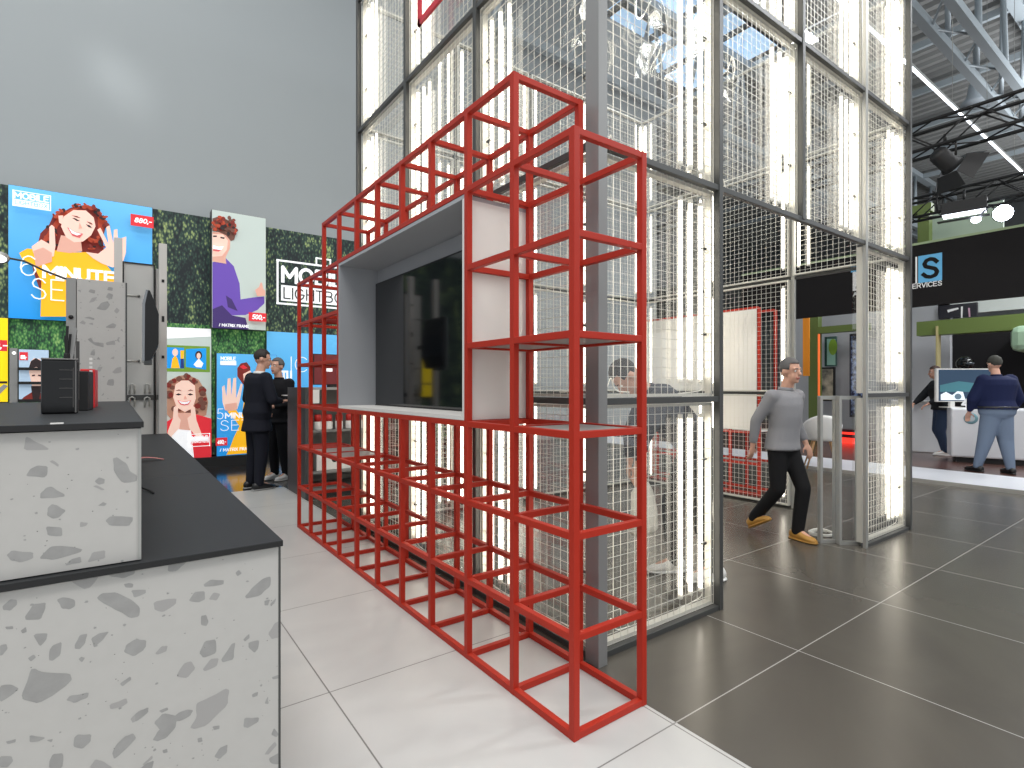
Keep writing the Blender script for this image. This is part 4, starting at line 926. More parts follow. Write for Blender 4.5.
# ================================================================== NEIGHBOURING STAND ACROSS THE AISLE
def rX(x0, ya, x1, yb, X, dep, m, name, par=None, bev=0.0):
    """box on the plane X, outlined by two picture corners, with real depth behind it"""
    p, q2 = atX(x0, ya, X), atX(x1, ya, X); zb = max(atX(x0, yb, X).z, 0.052)
    l = par.location if par else Vector()
    return MB().box(Vector((X, q2.y, zb))-l, Vector((X+dep, p.y, p.z))-l, m, bev).build(name, par)
wood = noise_col(mat('dark_wood_floor', (84, 58, 52), 0.25), (74, 50, 46), (98, 70, 62), 3, stretch=(6, 0.6, 1))[0]
stage_w = mat('white_stage_floor', (222, 224, 230), 0.35)
sgp = thing('stage_platform', 'low platform of the neighbouring stand with white front strip and dark wood floor', 'platform', (9.05, 1, 0))
MB().box((0, -7, 0), (1.3, 9.5, 0.05), stage_w).build('white_strip', sgp); MB().box((1.3, -7, 0), (14, 9.5, 0.05), wood).build('wood_floor', sgp); MB().box((-0.02, -7, 0), (0.0, 9.5, 0.055), ALU).build('edge_trim', sgp)
XF = 10.42
fz0, fz1 = atX(1000, 298, XF).z, atX(1000, 230.5, XF).z
blk = mat('black_fascia', (24, 22, 23), 0.7, spec=0.2)
fa = thing('black_fascia', 'long black fascia board with letter tiles reading A and S over SERVICES', 'sign', (XF, 0, fz0))
MB().box((0, -7, 0), (0.12, 6.2, fz1-fz0), blk).build('board', fa)
MB().box((-0.005, -7, fz1-fz0), (0.13, 6.2, fz1-fz0+0.035), mat('pale_green_edge', (150, 168, 130), 0.5)).build('top_edge', fa)
a = Art((-0.002, 0, 0), (0, -1, 0), (-1, 0, 0))
skyb = mat('sign_sky_blue', (94, 178, 226), 0.4); wht2 = mat('sign_white', (236, 236, 236), 0.4)
def qf(x, y): w = atX(x, y, XF); return (-w.y, w.z-fz0)
def fr(x0, y0, x1, y1, m): p, q2 = qf(x0, y1), qf(x1, y1); t = qf(x0, y0); a.rect(p[0], p[1], q2[0], t[1], m)
def ft(t, x0, y0, x1, y1, m, b=0.0, sh_=0.0): p, q2 = qf(x0, y1), qf(x1, y1); tt = qf(x0, y0); a.text(t, p[0], p[1], q2[0], tt[1], m, b, sh_)
fr(852.8, 270.5, 866, 291, wht2); fr(851, 266.5, 858.5, 272.5, skyb); ft('A', 856, 273, 868, 289, blk, 0.2, 0.15); ft('AUD', 853, 292.5, 868, 296.5, wht2, 0.2)
a.mb.build('lettering', fa); a = Art((-0.002, 0, 0), (0, -1, 0), (-1, 0, 0))
fr(918.3, 256.3, 942.2, 283.2, skyb); fr(915.5, 257, 917.3, 283.5, wht2); ft('S', 921.5, 258.5, 939.5, 280, blk, 0.17); ft('SERVICES', 908, 284.6, 942.2, 289.6, wht2, 0.15)
a.mb.build('lettering', fa)
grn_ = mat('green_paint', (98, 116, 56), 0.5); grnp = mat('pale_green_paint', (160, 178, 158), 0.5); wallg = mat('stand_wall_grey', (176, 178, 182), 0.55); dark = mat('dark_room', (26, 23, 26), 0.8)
sw = thing('stand_back_wall', 'grey and white back wall of the neighbouring stand under the black fascia', 'wall panel', (14.5, 2, 0))
rX(780, 310, 950, 475, 14.5, 0.15, wallg, 'grey_panel', sw); rX(938, 298, 1075, 316, 14.5, 0.15, mat('pale_wall', (206, 212, 208), 0.5), 'upper_panel', sw)
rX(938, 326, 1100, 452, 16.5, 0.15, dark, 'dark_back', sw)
MB().box(Vector((14.5, -6, atX(1000, 322, 14.5).z))-sw.location, Vector((17, 3.0, atX(1000, 318, 14.5).z))-sw.location, mat('dark_soffit', (52, 50, 54), 0.7)).build('soffit', sw)
gb = thing('green_beam_frame', 'green painted beam and posts framing the neighbouring stand', 'frame', (13.6, 2, 0))
rX(916.5, 322, 1075, 336, 13.6, 0.3, grn_, 'lower_beam', gb); rX(818, 327, 868, 333.5, 13.6, 0.2, grn_, 'side_beam', gb); rX(808.5, 300, 818, 452, 13.6, 0.2, grn_, 'post', gb); rX(917.5, 213, 929, 300, 13.6, 0.2, grn_, 'upper_post', gb); rX(905, 208, 931, 216, 13.6, 0.2, grn_, 'upper_beam', gb)
rX(929.5, 214, 1003, 300, 14.6, 0.1, grnp, 'pale_backboard', gb)
rX(935.6, 326, 937.5, 402, 13.55, 0.2, mat('yellow_edge', (176, 164, 116), 0.5), 'yellow_edge', gb)
tag(rX(938.5, 306, 977, 319, 14.4, 0.08, mat('picture_black', (36, 36, 44), 0.4), 'dark_picture'), 'wide black picture with pale streaks under the fascia', 'picture')
pict = bpy.data.objects['dark_picture']; w = atX(938.5, 306, 14.4); a = Art((14.398, w.y, 0), (0, -1, 0), (-1, 0, 0))
def qp(x, y): v = atX(x, y, 14.4); return (w.y-v.y, v.z)
a.poly([qp(947, 310), qp(958, 307.5), qp(959, 309), qp(948, 312.5)], wht2); a.poly([qp(961, 306.5), qp(963, 306.5), qp(962.5, 318), qp(961, 318)], wht2); a.poly([qp(968, 308), qp(970, 308), qp(970.5, 317), qp(969, 317)], mat('streak_pink', (190, 150, 170), 0.5)); a.mb.build('streaks', pict)
tag(rX(1009, 326, 1060, 352, 13.2, 0.5, mat('pale_green_shell', (150, 178, 150), 0.4), 'green_canopy', None, 0.12), 'pale green rounded box hanging at the right edge of the picture', 'canopy')
tag(rX(802.8, 316, 809, 376, 13.2, 0.04, mat('orange_banner', (246, 150, 30), 0.5), 'orange_banner'), 'narrow orange banner seen through the tower doorway', 'banner')
tag(rX(817.8, 334, 819.4, 452, 13.2, 0.03, mat('orange_tube', (240, 110, 50), 0.5, 0, (240, 110, 50), 0.6), 'orange_light_rod'), 'thin orange lit rod beside the green post', 'light rod')
pc_ = rX(824.5, 337, 836, 366.5, 14.3, 0.06, mat('picture_frame_dark', (60, 90, 84), 0.5), 'green_picture'); tag(pc_, 'green and turquoise picture on the grey wall above the framed landscape', 'picture')
w = atX(824.5, 337, 14.3); a = Art((14.298, w.y, 0), (0, -1, 0), (-1, 0, 0)); qp3 = lambda x, y: (w.y-atX(x, y, 14.3).y, atX(x, y, 14.3).z)
a.poly([qp3(827, 339), qp3(835.5, 339), qp3(835.5, 365), qp3(827, 365)], mat('print_turquoise', (150, 196, 180), 0.5)); a.disc(*qp3(833, 347), 0.1, 0.2, mat('print_leaf', (140, 180, 60), 0.5)); a.poly([qp3(825, 337), qp3(827, 337), qp3(827, 366), qp3(825, 366)], mat('print_dark_green', (20, 60, 50), 0.5)); a.mb.build('print', pc_)
pc_ = rX(819.5, 367.5, 834.5, 401, 14.2, 0.06, BLACKM, 'framed_landscape'); tag(pc_, 'black framed misty picture leaning low on the grey wall', 'picture')
w = atX(819.5, 367.5, 14.2); a = Art((14.198, w.y, 0), (0, -1, 0), (-1, 0, 0)); qp4 = lambda x, y: (w.y-atX(x, y, 14.2).y, atX(x, y, 14.2).z)
a.poly([qp4(820, 369), qp4(833, 369), qp4(833, 400), qp4(820, 400)], noise_col(mat('misty_print', (150, 144, 128), 0.6), (70, 74, 72), (196, 186, 164), 4)[0]); a.mb.build('print', pc_)
ba = rX(849.5, 334, 866, 417, 14.0, 0.1, mat('blue_screen_frame', (46, 46, 54), 0.4), 'blue_display'); tag(ba, 'tall dark blue speckled display on the grey wall seen through the doorway', 'display')
w = atX(849.5, 334, 14.0); a = Art((13.998, w.y, 0), (0, -1, 0), (-1, 0, 0)); qp5 = lambda x, y: (w.y-atX(x, y, 14).y, atX(x, y, 14).z)
bp, _r = noise_col(mat('blue_speckle', (60, 80, 140), 0.4), (26, 30, 60), (150, 176, 224), 14, 0.42, 0.72)
a.poly([qp5(851, 336), qp5(866, 336), qp5(866, 415), qp5(851, 415)], bp); a.mb.build('print', ba)
# red lit strips
for (x0, x1, lab) in ((836, 866, 'red glowing strip light low behind the white chair'), (1010, 1060, 'red glowing strip light low at the right edge')):
    t = thing('red_strip_light', lab, 'light', (13.4, atX(x1, 440, 13.4).y, 0), 0, 'red strip lights'); ln = atX(x0, 440, 13.4).y-atX(x1, 440, 13.4).y
    z_ = [atX(x0, y, 13.4).z for y in (431.5, 433.5, 437, 443)]
    MB().box((0, 0, 0.05), (0.3, ln, z_[0]+0.06), mat('dark_red_base', (70, 18, 20), 0.3)).build('base', t)
    rg = mat('red_glow', (255, 60, 40), 0.4, 0, (255, 48, 36), 1.6)
    MB().box((-0.02, 0, z_[1]), (0, ln, z_[0]), rg).build('light_strip', t); MB().box((-0.02, 0, z_[3]), (0, ln, z_[2]), rg).build('light_strip', t)
# white shell chair
ch = thing('shell_chair', 'white shell chair with slim wooden legs on the neighbouring stand seen through the doorway', 'chair', atZ(822, 468, 0.05), R(-60))
mb = MB(); V = []; F = []; nu, nv = 18, 9
for j in range(nv):
    for i in range(nu+1):
        t = -PI*0.98+2*PI*0.98*i/nu; f = j/(nv-1); back = 0.5+0.5*math.cos(t)
        hgt = 0.45+f*(0.10+0.30*back**1.5); r = 0.19+0.09*math.sin(f*PI/2)
        V.append((r*math.sin(t), -r*math.cos(t)*0.95, hgt if j else 0.44))
for j in range(nv-1):
    for i in range(nu): q0 = j*(nu+1)+i; F.append((q0, q0+1, q0+nu+2, q0+nu+1))
F.append(tuple(range(nu, -1, -1)))
mb.add(V, F, mat('white_shell', (232, 232, 230), 0.35), True); so = mb.build('seat_shell', ch); sm = so.modifiers.new('thick', 'SOLIDIFY'); sm.thickness = 0.014
lw = mat('pale_wood', (176, 136, 92), 0.5)
for sx in (-1, 1):
    for sy in (-1, 1): mb = MB(); mb.tube([(0.11*sx, 0.11*sy, 0.45), (0.23*sx, 0.22*sy, 0.0)], [0.017, 0.011], lw, 8); mb.build('leg', ch)
# white desk with monitor
dk0 = atZ(951, 462, 0.05); dd = (dk0-CAM).dot(FW)
ds = thing('white_desk', 'white rounded demo desk with a small round emblem under the wall of screens', 'desk', dk0, -(YAW+R(33)))
zt_d = CAMH-(408-CY)/FPX*dd-0.05; wdk = 62/FPX*dd
MB().box((0, 0, 0.09), (wdk, 0.55, zt_d), mat('white_desk_body', (226, 228, 232), 0.35), 0.03).build('body', ds)
MB().box((0.08, 0.05, 0), (wdk-0.08, 0.5, 0.09), BLACKM).build('plinth', ds)
mb = MB(); mb.lathe([(0.095, 0), (0.095, 0.003), (0.06, 0.004)], mat('emblem_teal', (120, 160, 170), 0.4), n=20); mb.lathe([(0.055, 0.004), (0.05, 0.005)], mat('emblem_grey', (190, 200, 206), 0.4), n=20); e_ = mb.build('round_emblem', ds, (0.26, -0.001, zt_d-0.17)); e_.rotation_euler.x = PI/2
mn = thing('desk_monitor', 'flat monitor with a dark teal picture and white shapes on the white desk', 'monitor', dk0+Vector((0, 0, zt_d))+FW*0.2-RT*0.09, -YAW)
w1 = 56/FPX*dd; h0, h1 = 0.10, 0.10+34/FPX*dd
mnh = MB().box((0, 0, h0), (w1, 0.05, h1), WHITE, 0.004).build('housing', mn)
a = Art((0, -0.001, 0), (1, 0, 0), (0, -1, 0)); hh = h1-h0
a.rect(0.035, h0+0.015, w1-0.01, h1-0.02, printed('screen_night', (40, 62, 84), 0.6)); a.poly([(0.06, h0+hh*.5), (w1*.4, h0+hh*.62), (w1-0.02, h0+hh*.5), (w1-.02, h0+hh*.3), (0.06, h0+hh*.3)], printed('screen_teal', (60, 110, 120), 0.6))
a.poly([(0.07, h0+0.03), (0.07, h0+hh*.22), (0.16, h0+hh*.3), (0.27, h0+hh*.2), (0.36, h0+hh*.32), (0.46, h0+hh*.3), (0.5, h0+0.03)], printed('screen_white', (225, 232, 236), 0.6)); a.disc(0.37, h0+hh*.16, 0.06, 0.05, printed('screen_slate', (90, 110, 124), 0.6)); a.mb.build('screen_image', mnh)
MB().box((0.24, 0.0, 0.0), (0.32, 0.05, h0), WHITE).build('stand_neck', mn); MB().box((0.15, -0.05, 0.0), (0.45, 0.14, 0.012), WHITE).build('stand_foot', mn)
a = Art((0, 0, 0), (1, 0, 0), (0, -1, 0)); vs, fs = text_poly('4', 0.18, 0.13, 0.16)
mb = MB(); V = [(x, -d, y) for x, y, d in vs]; mb.add(V, fs, wht2); o_ = mb.build('number_four'); sd = o_.modifiers.new('thick', 'SOLIDIFY'); sd.thickness = 0.02
o_.location = dk0+Vector((0, 0, zt_d+0.001))+FW*0.1+RT*0.27; o_.rotation_euler.z = -YAW; tag(o_, 'white standing number 4 on the white desk beside the monitor foot', 'number')
hl = thing('black_helmet', 'black racing helmet on a stand behind the desk monitor', 'helmet', atX(965, 368, 12.9), -YAW)
mb = MB(); mb.ell((0, 0, 0.08), (0.13, 0.15, 0.14), BLACK); mb.build('shell', hl); mb = MB(); mb.ell((0, -0.05, 0.08), (0.105, 0.11, 0.05), mat('visor', (60, 66, 72), 0.1)); mb.build('visor', hl); mb = MB(); mb.tube([(0, 0, -0.02), (0, 0, -(hl.location.z-0.05))], 0.02, BLACKM); mb.build('stand', hl)
wd2 = thing('white_side_desk', 'white low cabinet the man in the dark jumper leans on', 'cabinet', atZ(912, 452, 0.05), -(YAW+R(33))); dd2 = (wd2.location-CAM).dot(FW)
MB().box((-0.3, 0.05, 0.0), (23/FPX*dd2, 0.55, CAMH-(403-CY)/FPX*dd2-0.05), mat('white_desk_body', (226, 228, 232), 0.35), 0.02).build('body', wd2)
MB().box((-0.32, 0.03, CAMH-(403-CY)/FPX*dd2-0.05), (23/FPX*dd2+0.02, 0.57, CAMH-(401-CY)/FPX*dd2-0.05), WHITE).build('top', wd2)

# black lighting trusses (run along Y)
def light_truss(X, z0, z1, w, ya, yb, label):
    t = thing('lighting_truss', label, 'truss', (X, ya, z0), 0, 'black lighting trusses'); h = z1-z0; Ln = yb-ya
    for x in (0, w):
        for z in (0, h): mb = MB(); mb.tube([(x, 0, z), (x, Ln, z)], 0.026, BLACKM, 8); mb.build('chord', t)
    n = int(Ln/0.42)
    for f, (xa, za, xb, zb_) in enumerate(((0, 0, 0, h), (w, 0, w, h), (0, 0, w, 0), (0, h, w, h))):
        mb = MB()
        for i in range(n):
            y = i*Ln/n; yn = (i+1)*Ln/n
            A0, B0 = ((xa, y, za), (xb, yn, zb_)) if i % 2 else ((xb, y, zb_), (xa, yn, za))
            mb.tube([A0, B0], 0.012, BLACKM, 6)
            if i % 4 == 0: mb.tube([(xa, y, za), (xb, y, zb_)], 0.012, BLACKM, 6)
        mb.build('lattice', t)
    return t
light_truss(9.1, 4.66, 5.03, 0.36, -4, 5.2, 'upper of the two black lighting trusses, nearest the lit tower')
T2 = 12.4
z2t, z2b = atX(916, 198, T2).z, atX(916, 217, T2).z
light_truss(T2, z2b, z2t, 0.34, -5, 6, 'lower black lighting truss over the black fascia, carrying the bright lamp')
# lamps
def barn_lamp(name, label, loc, sc, aim, lit):
    t = thing(name, label, 'stage lamp', loc, aim, 'stage lamps')
    mb = MB(); mb.lathe([(0.10*sc, -0.20*sc), (0.13*sc, -0.16*sc), (0.14*sc, 0.10*sc), (0.17*sc, 0.16*sc)], BLACKM, n=18); b = mb.build('lamp_body', t); b.rotation_euler = (R(125), 0, 0)
    mb = MB(); mb.lathe([(0.15*sc, 0.161*sc), (0.15*sc, 0.164*sc)], lit, n=18); l = mb.build('lens', t); l.rotation_euler = (R(125), 0, 0)
    mb = MB(); mb.tube([(-0.19*sc, 0, 0), (-0.19*sc, 0, 0.24*sc), (0, 0, 0.30*sc), (0.19*sc, 0, 0.24*sc), (0.19*sc, 0, 0)], 0.012*sc+0.004, BLACKM, 6); mb.tube([(0, 0, 0.3*sc), (0, 0, 0.42*sc)], 0.02, BLACKM, 8); mb.build('yoke', t)
    rot = Matrix.Rotation(R(125), 4, 'X')
    for k in range(4):
        mb = MB(); w = 0.17*sc; V = [(-w, 0, 0), (w, 0, 0), (w*1.5, 0.16*sc, 0.2*sc), (-w*1.5, 0.16*sc, 0.2*sc)]
        V2 = [(x, y+0.006, z) for x, y, z in V]
        mb.add(V+V2, [(0, 1, 2, 3), (7, 6, 5, 4), (0, 4, 5, 1), (1, 5, 6, 2), (2, 6, 7, 3), (3, 7, 4, 0)], BLACKM)
        d_ = mb.build('barn_door', t); d_.matrix_local = rot @ Matrix.Rotation(k*PI/2, 4, 'Z') @ Matrix.Translation((0, 0.17*sc, 0.16*sc))
    return t
lens_off = mat('lens_dark', (40, 42, 48), 0.1); lens_on = mat('lens_lit', (255, 255, 255), 0.3, 0, (225, 238, 255), 30.0)
lp = atX(945, 160, 9.2); barn_lamp('stage_lamp', 'black stage lamp with open barn doors hanging under the upper truss', lp, 0.85, R(60), lens_off)
mb = MB(); 
l2 = atX(964, 208, T2); t = thing('softlight_panel', 'flat black lamp with glowing white underside above the fascia', 'stage lamp', l2, R(-80), 'stage lamps')
MB().box((-0.32, -0.14, -0.1), (0.32, 0.14, 0.12), BLACKM, 0.01).build('housing', t); o_ = MB().box((-0.3, -0.13, -0.115), (0.3, 0.13, -0.1), mat('soft_glow', (255, 255, 255), 0.4, 0, (235, 242, 255), 5.0)).build('diffuser', t)
MB().box((-0.36, -0.26, -0.25), (0.36, -0.15, -0.235), BLACKM).build('flap', t); mb = MB(); mb.tube([(0, 0, 0.12), (0, 0, 0.33)], 0.02, BLACKM); mb.build('hanger', t)
l3 = atX(1003, 213, T2-0.1); t = thing('bright_lamp', 'dazzling white round lamp shining from the lower truss', 'stage lamp', l3, 0, 'stage lamps')
mb = MB(); mb.lathe([(0.1, -0.2), (0.14, -0.1), (0.15, 0.02)], BLACKM, n=18); b = mb.build('lamp_body', t); dv = (CAM-l3).normalized(); b.rotation_euler = dv.to_track_quat('Z', 'Y').to_euler()
mb = MB(); mb.lathe([(0.135, 0.022), (0.12, 0.03), (0.04, 0.035)], lens_on, n=18); b = mb.build('lens', t); b.rotation_euler = dv.to_track_quat('Z', 'Y').to_euler()
mb = MB(); mb.ell((-0.0, 0.36, -0.02), (0.07, 0.07, 0.06), lens_on); mb.build('side_lens', t); mb = MB(); mb.tube([(0.05, 0.0, 0), (0.09, 0.2, 0.2), (0.05, 0.36, 0)], 0.02, BLACKM, 6); mb.build('yoke', t)
# linear hall lamp
p = atZ(913, 70, 7.6); q2 = p + Vector((14, 0, 0))
ll = thing('linear_hall_lamp', 'long thin white strip lamp hanging under the hall roof', 'light', (p.x-4, p.y, p.z))
MB().box((0, -0.02, 0), (18, 0.02, 0.03), mat('strip_glow', (255, 255, 255), 0.4, 0, (236, 244, 255), 4.0)).build('diffuser', ll); MB().box((0, -0.025, 0.03), (18, 0.025, 0.09), ALU).build('channel', ll)
mb = MB()
for i in range(7): mb.tube([(1+i*2.7, 0, 0.1), (1+i*2.7, 0, 13.0-p.z)], 0.006, ALU, 5)
mb.build('hanging_wire', ll)
# hall roof trusses along X
steel = mat('pale_steel', (176, 186, 192), 0.45, 0.1)
def roof_truss(Y, label):
    t = thing('roof_truss', label, 'roof truss', (7, Y, 9.6), 0, 'steel roof trusses'); L_ = 34; H__ = 3.25
    for y in (-0.3, 0.3):
        MB().box((0, y-0.09, 0), (L_, y+0.09, 0.22), steel).build('chord', t)
    MB().box((0, -0.16, H__-0.24), (L_, 0.16, H__), steel).build('chord', t)
    for i in range(14):
        x = i*2.4
        mb = MB(); mb.tube([(x, -0.3, 0.2), (x+1.2, 0, H__-0.2)], 0.06, steel, 8); mb.build('diagonal', t)
        mb = MB(); mb.tube([(x+2.4, 0.3, 0.2), (x+1.2, 0, H__-0.2)], 0.06, steel, 8); mb.build('diagonal', t)
        mb = MB(); mb.tube([(x, -0.3, 0.12), (x+1.2, 0.3, 0.12), (x+2.4, -0.3, 0.12)], 0.03, steel, 6); mb.build('bracing', t)
    return t
yt = atZ(962, 45, 9.6).y
roof_truss(yt, 'steel roof truss nearest the top of the tower'); roof_truss(yt-4.6, 'steel roof truss at the top right corner'); roof_truss(yt+6.5, 'steel roof truss farther back behind the linear lamp')
for i in range(9):
    tag(MB().box((8+i*3.4, -7.5, 12.62), (8.14+i*3.4, 25.5, 12.84), steel).build('purlin'), kind='structure')
vs_ = atX(976, 99, 24.0); t = thing('vent_cone', 'pale conical vent hanging from the roof behind the upper truss', 'vent', vs_)
mb = MB(); mb.lathe([(0.42, -0.2), (0.42, -0.1), (0.26, 0.1), (0.2, 0.5), (0.16, 0.55)], mat('pale_vent', (186, 196, 204), 0.5), n=20); mb.build('cone', t); mb = MB(); mb.tube([(0, 0, 0.5), (0, 0, 13.0-vs_.z)], 0.09, steel, 10); mb.build('pipe', t)

# ================================================================== PEOPLE
def bake(mb, name, voxel, parent, mats, smooth_it=4):
    me = mb.mesh(name + '_raw'); ob = bpy.data.objects.new(name, me); COL.objects.link(ob)
    m = ob.modifiers.new('r', 'REMESH'); m.mode = 'VOXEL'; m.voxel_size = voxel; m.use_smooth_shade = True
    s = ob.modifiers.new('s', 'SMOOTH'); s.iterations = smooth_it; s.factor = 0.5
    dg = bpy.context.evaluated_depsgraph_get(); dg.update()
    new = bpy.data.meshes.new_from_object(ob.evaluated_get(dg))
    bpy.data.objects.remove(ob); new.name = name
    new.materials.clear()
    for x in mats: new.materials.append(x)
    for p in new.polygons: p.use_smooth = True; p.material_index = 0
    o = bpy.data.objects.new(name, new); COL.objects.link(o); o.parent = parent
    return o
SKIN = mat('skin', (206, 158, 136), 0.5); LIPS = mat('lips', (176, 104, 96), 0.5); EYE = mat('eye', (235, 232, 228), 0.2); IRIS = mat('iris', (50, 38, 30), 0.2)
def person(name, label, loc, heading, H=1.78, lean=0.0, head_turn=0.0, head_nod=0.0, arms=None, legs=None, top=None, trousers=None, shoe=None, hair=None, hair_len=0.0, jacket_hem=0.86, collar=None, sole=None, bulk=1.0, belt=None, tilt=0.0):
    """local frame: +x right, +y forward, z up"""
    s = H/1.78
    root = thing(name, label, 'person', loc, heading - PI/2)
    pz = 0.95
    Rl = Matrix.Rotation(-lean, 3, 'X')
    def U(p):                      # upper body point after leaning at the hip
        p = Vector(p); q = p - Vector((0, 0, pz)); return (Rl @ q + Vector((0, 0, pz)))*s
    def Lw(p): return Vector(p)*s
    dflt_a = {'l': [(-0.24, -0.02, 1.17), (-0.25, 0.07, 0.92)], 'r': [(0.24, -0.02, 1.17), (0.25, 0.07, 0.92)]}
    arms = {**dflt_a, **(arms or {})}
    dflt_l = {'l': [(-0.10, 0.01, 0.50), (-0.11, -0.03, 0.09), 0.0], 'r': [(0.10, 0.01, 0.50), (0.11, -0.03, 0.09), 0.0]}
    legs = {**dflt_l, **(legs or {})}
    spine = [(0.90, 0.135, 0.10, 0.0), (0.98, 0.155, 0.112, 0.0), (1.10, 0.142, 0.10, 0.01), (1.22, 0.155, 0.108, 0.01), (1.34, 0.172, 0.112, 0.0), (1.42, 0.165, 0.095, -0.01), (1.47, 0.10, 0.07, -0.01)]
    ax = Rl @ Vector((0, 1, 0))
    body = MB(); g = 0.90
    def torso(mb, infl, lo=0.0, hi=9.0, b=bulk):
        rr = []
        for z, rx, ry, y in spine:
            if lo <= z <= hi: rr.append((U((0, y, z)), Vector((rx*s*b+infl, 0, 0)), ax*(ry*s*b+infl)))
        mb.rings(rr, SKIN, 20)
    torso(body, -0.012)
    neck0, neck1 = U((0, -0.005, 1.44)), U((0, 0.02, 1.57)); body.cap(neck0, neck1, 0.062*s, 0.056*s, SKIN)
    hc = U((0, 0.035, 1.665)); Rh = Rl @ Matrix.Rotation(head_turn, 3, 'Z') @ Matrix.Rotation(-head_nod, 3, 'X') @ Matrix.Rotation(tilt, 3, 'Y')
    def Hd(p): return hc + Rh @ (Vector(p)*s)
    body.ell(Hd((0, -0.01, 0.02)), (0.076*s, 0.095*s, 0.10*s), SKIN, Rh, 20, 14)
    body.ell(Hd((0, 0.028, -0.045)), (0.056*s, 0.062*s, 0.078*s), SKIN, Rh, 18, 12)
    body.cap(Hd((0, 0.086, 0.012)), Hd((0, 0.108, -0.026)), 0.009*s, 0.016*s, SKIN, 8)
    body.ell(Hd((0, 0.075, -0.096)), (0.024*s, 0.018*s, 0.018*s), SKIN, Rh)
    body.cap(Hd((-0.045, 0.078, 0.026)), Hd((0.045, 0.078, 0.026)), 0.010*s, 0.010*s, SKIN, 8)
    body.cap(Hd((-0.02, 0.088, -0.062)), Hd((0.02, 0.088, -0.062)), 0.009*s, 0.009*s, SKIN, 8)
    for sx in (-1, 1): body.ell(Hd((sx*0.078, -0.012, -0.008)), (0.012*s, 0.022*s, 0.034*s), SKIN, Rh)
    sleeves = MB(); sh = {}
    for k, sx in (('l', -1), ('r', 1)):
        S0 = U((sx*0.185, -0.01, 1.415)); E_, W_2 = Vector(arms[k][0])*s, Vector(arms[k][1])*s
        body.cap(U((sx*0.10, -0.01, 1.40)), S0, 0.05*s, 0.050*s, SKIN); body.cap(S0, E_, 0.046*s, 0.036*s, SKIN); body.cap(E_, W_2, 0.036*s, 0.026*s, SKIN)
        d = (W_2-E_).normalized(); side = d.cross(Vector((0, 0, 1))); side = Vector((1, 0, 0)) if side.length < 0.2 else side.normalized(); nrm = side.cross(d).normalized()
        if len(arms[k]) > 2: d = (Vector(arms[k][2])).normalized(); side = d.cross(UP); side = side.normalized() if side.length > .2 else Vector((1, 0, 0)); nrm = side.cross(d).normalized()
        palm = W_2 + d*0.05*s
        rot = Matrix((side, d, nrm)).transposed()
        body.ell(palm, (0.040*s, 0.056*s, 0.017*s), SKIN, rot)
        for fi, (off, l1) in enumerate(((-0.028, 0.068), (-0.010, 0.078), (0.010, 0.074), (0.028, 0.058))):
            b0 = palm + side*off*s + d*0.038*s; b1 = b0 + (d*0.9 - nrm*0.35 + side*off*1.5).normalized()*l1*0.55*s; b2 = b1 + (d*0.6 - nrm*0.8).normalized()*l1*0.5*s
            body.cap(b0, b1, 0.0095*s, 0.009*s, SKIN, 8); body.cap(b1, b2, 0.009*s, 0.0075*s, SKIN, 8)
        th0 = palm - side*sx*0.034*s - d*0.012*s; th1 = th0 + (d*0.6 - side*sx*0.8 - nrm*0.2).normalized()*0.036*s; th2 = th1 + (d*0.95 - side*sx*0.2 - nrm*0.3).normalized()*0.030*s
        body.cap(th0, th1, 0.012*s, 0.011*s, SKIN, 8); body.cap(th1, th2, 0.011*s, 0.0085*s, SKIN, 8)
        bi = (bulk-1)*0.05
        sleeves.cap(U((sx*0.09, -0.01, 1.405)), S0, 0.072*s, 0.070*s+bi, SKIN, 14); sleeves.cap(S0, E_, 0.066*s+bi, 0.054*s+bi, SKIN, 14); sleeves.cap(E_, W_2-(W_2-E_).normalized()*0.05, 0.054*s+bi, 0.042*s, SKIN, 14)
    trz = MB()
    for k, sx in (('l', -1), ('r', 1)):
        hip = Lw((sx*0.088, 0, 0.90)); kn, an, yaw = Lw(legs[k][0]), Lw(legs[k][1]), legs[k][2]
        body.cap(hip, kn, 0.072*s, 0.05*s, SKIN); body.cap(kn, an, 0.05*s, 0.034*s, SKIN)
        b_ = 1+(bulk-1)*0.8
        trz.cap(Lw((sx*0.07, 0, 0.93)), kn, 0.098*s*b_, 0.071*s*b_, SKIN, 16); trz.cap(kn, an+Vector((0, 0, 0.0)), 0.071*s*b_, 0.058*s, SKIN, 16)
        fd_ = Vector((-math.sin(yaw), math.cos(yaw), 0)); pitch = legs[k][3] if len(legs[k]) > 3 else 0.0
        Rf = Matrix.Rotation(yaw, 3, 'Z') @ Matrix.Rotation(-pitch, 3, 'X')
        body.cap(an, an + Rf @ Vector((0, 0.14*s, -0.045*s)), 0.034*s, 0.024*s, SKIN)
        so = MB(); f0 = an + Vector((0, 0, -0.042*s))
        def rg(y, z, rx, rz): return (f0 + Rf @ (Vector((0, y, z))*s), Rf @ Vector((rx*s, 0, 0)), Rf @ Vector((0, 0, rz*s)))
        so.rings([rg(-0.085, 0.0, 0.018, 0.022), rg(-0.07, 0.005, 0.036, 0.04), rg(-0.02, 0.014, 0.042, 0.055), rg(0.04, 0.008, 0.044, 0.05), rg(0.10, -0.006, 0.048, 0.036), rg(0.16, -0.014, 0.044, 0.028), rg(0.195, -0.02, 0.024, 0.018)], shoe, 16)
        sho = so.build('shoe', root); so = MB()
        so.rings([rg(-0.09, -0.036, 0.02, 0.012), rg(-0.06, -0.036, 0.042, 0.013), rg(0.04, -0.036, 0.046, 0.013), rg(0.11, -0.036, 0.052, 0.013), rg(0.17, -0.034, 0.044, 0.012), rg(0.205, -0.032, 0.02, 0.010)], sole or shoe, 12)
        so.build('sole', sho)
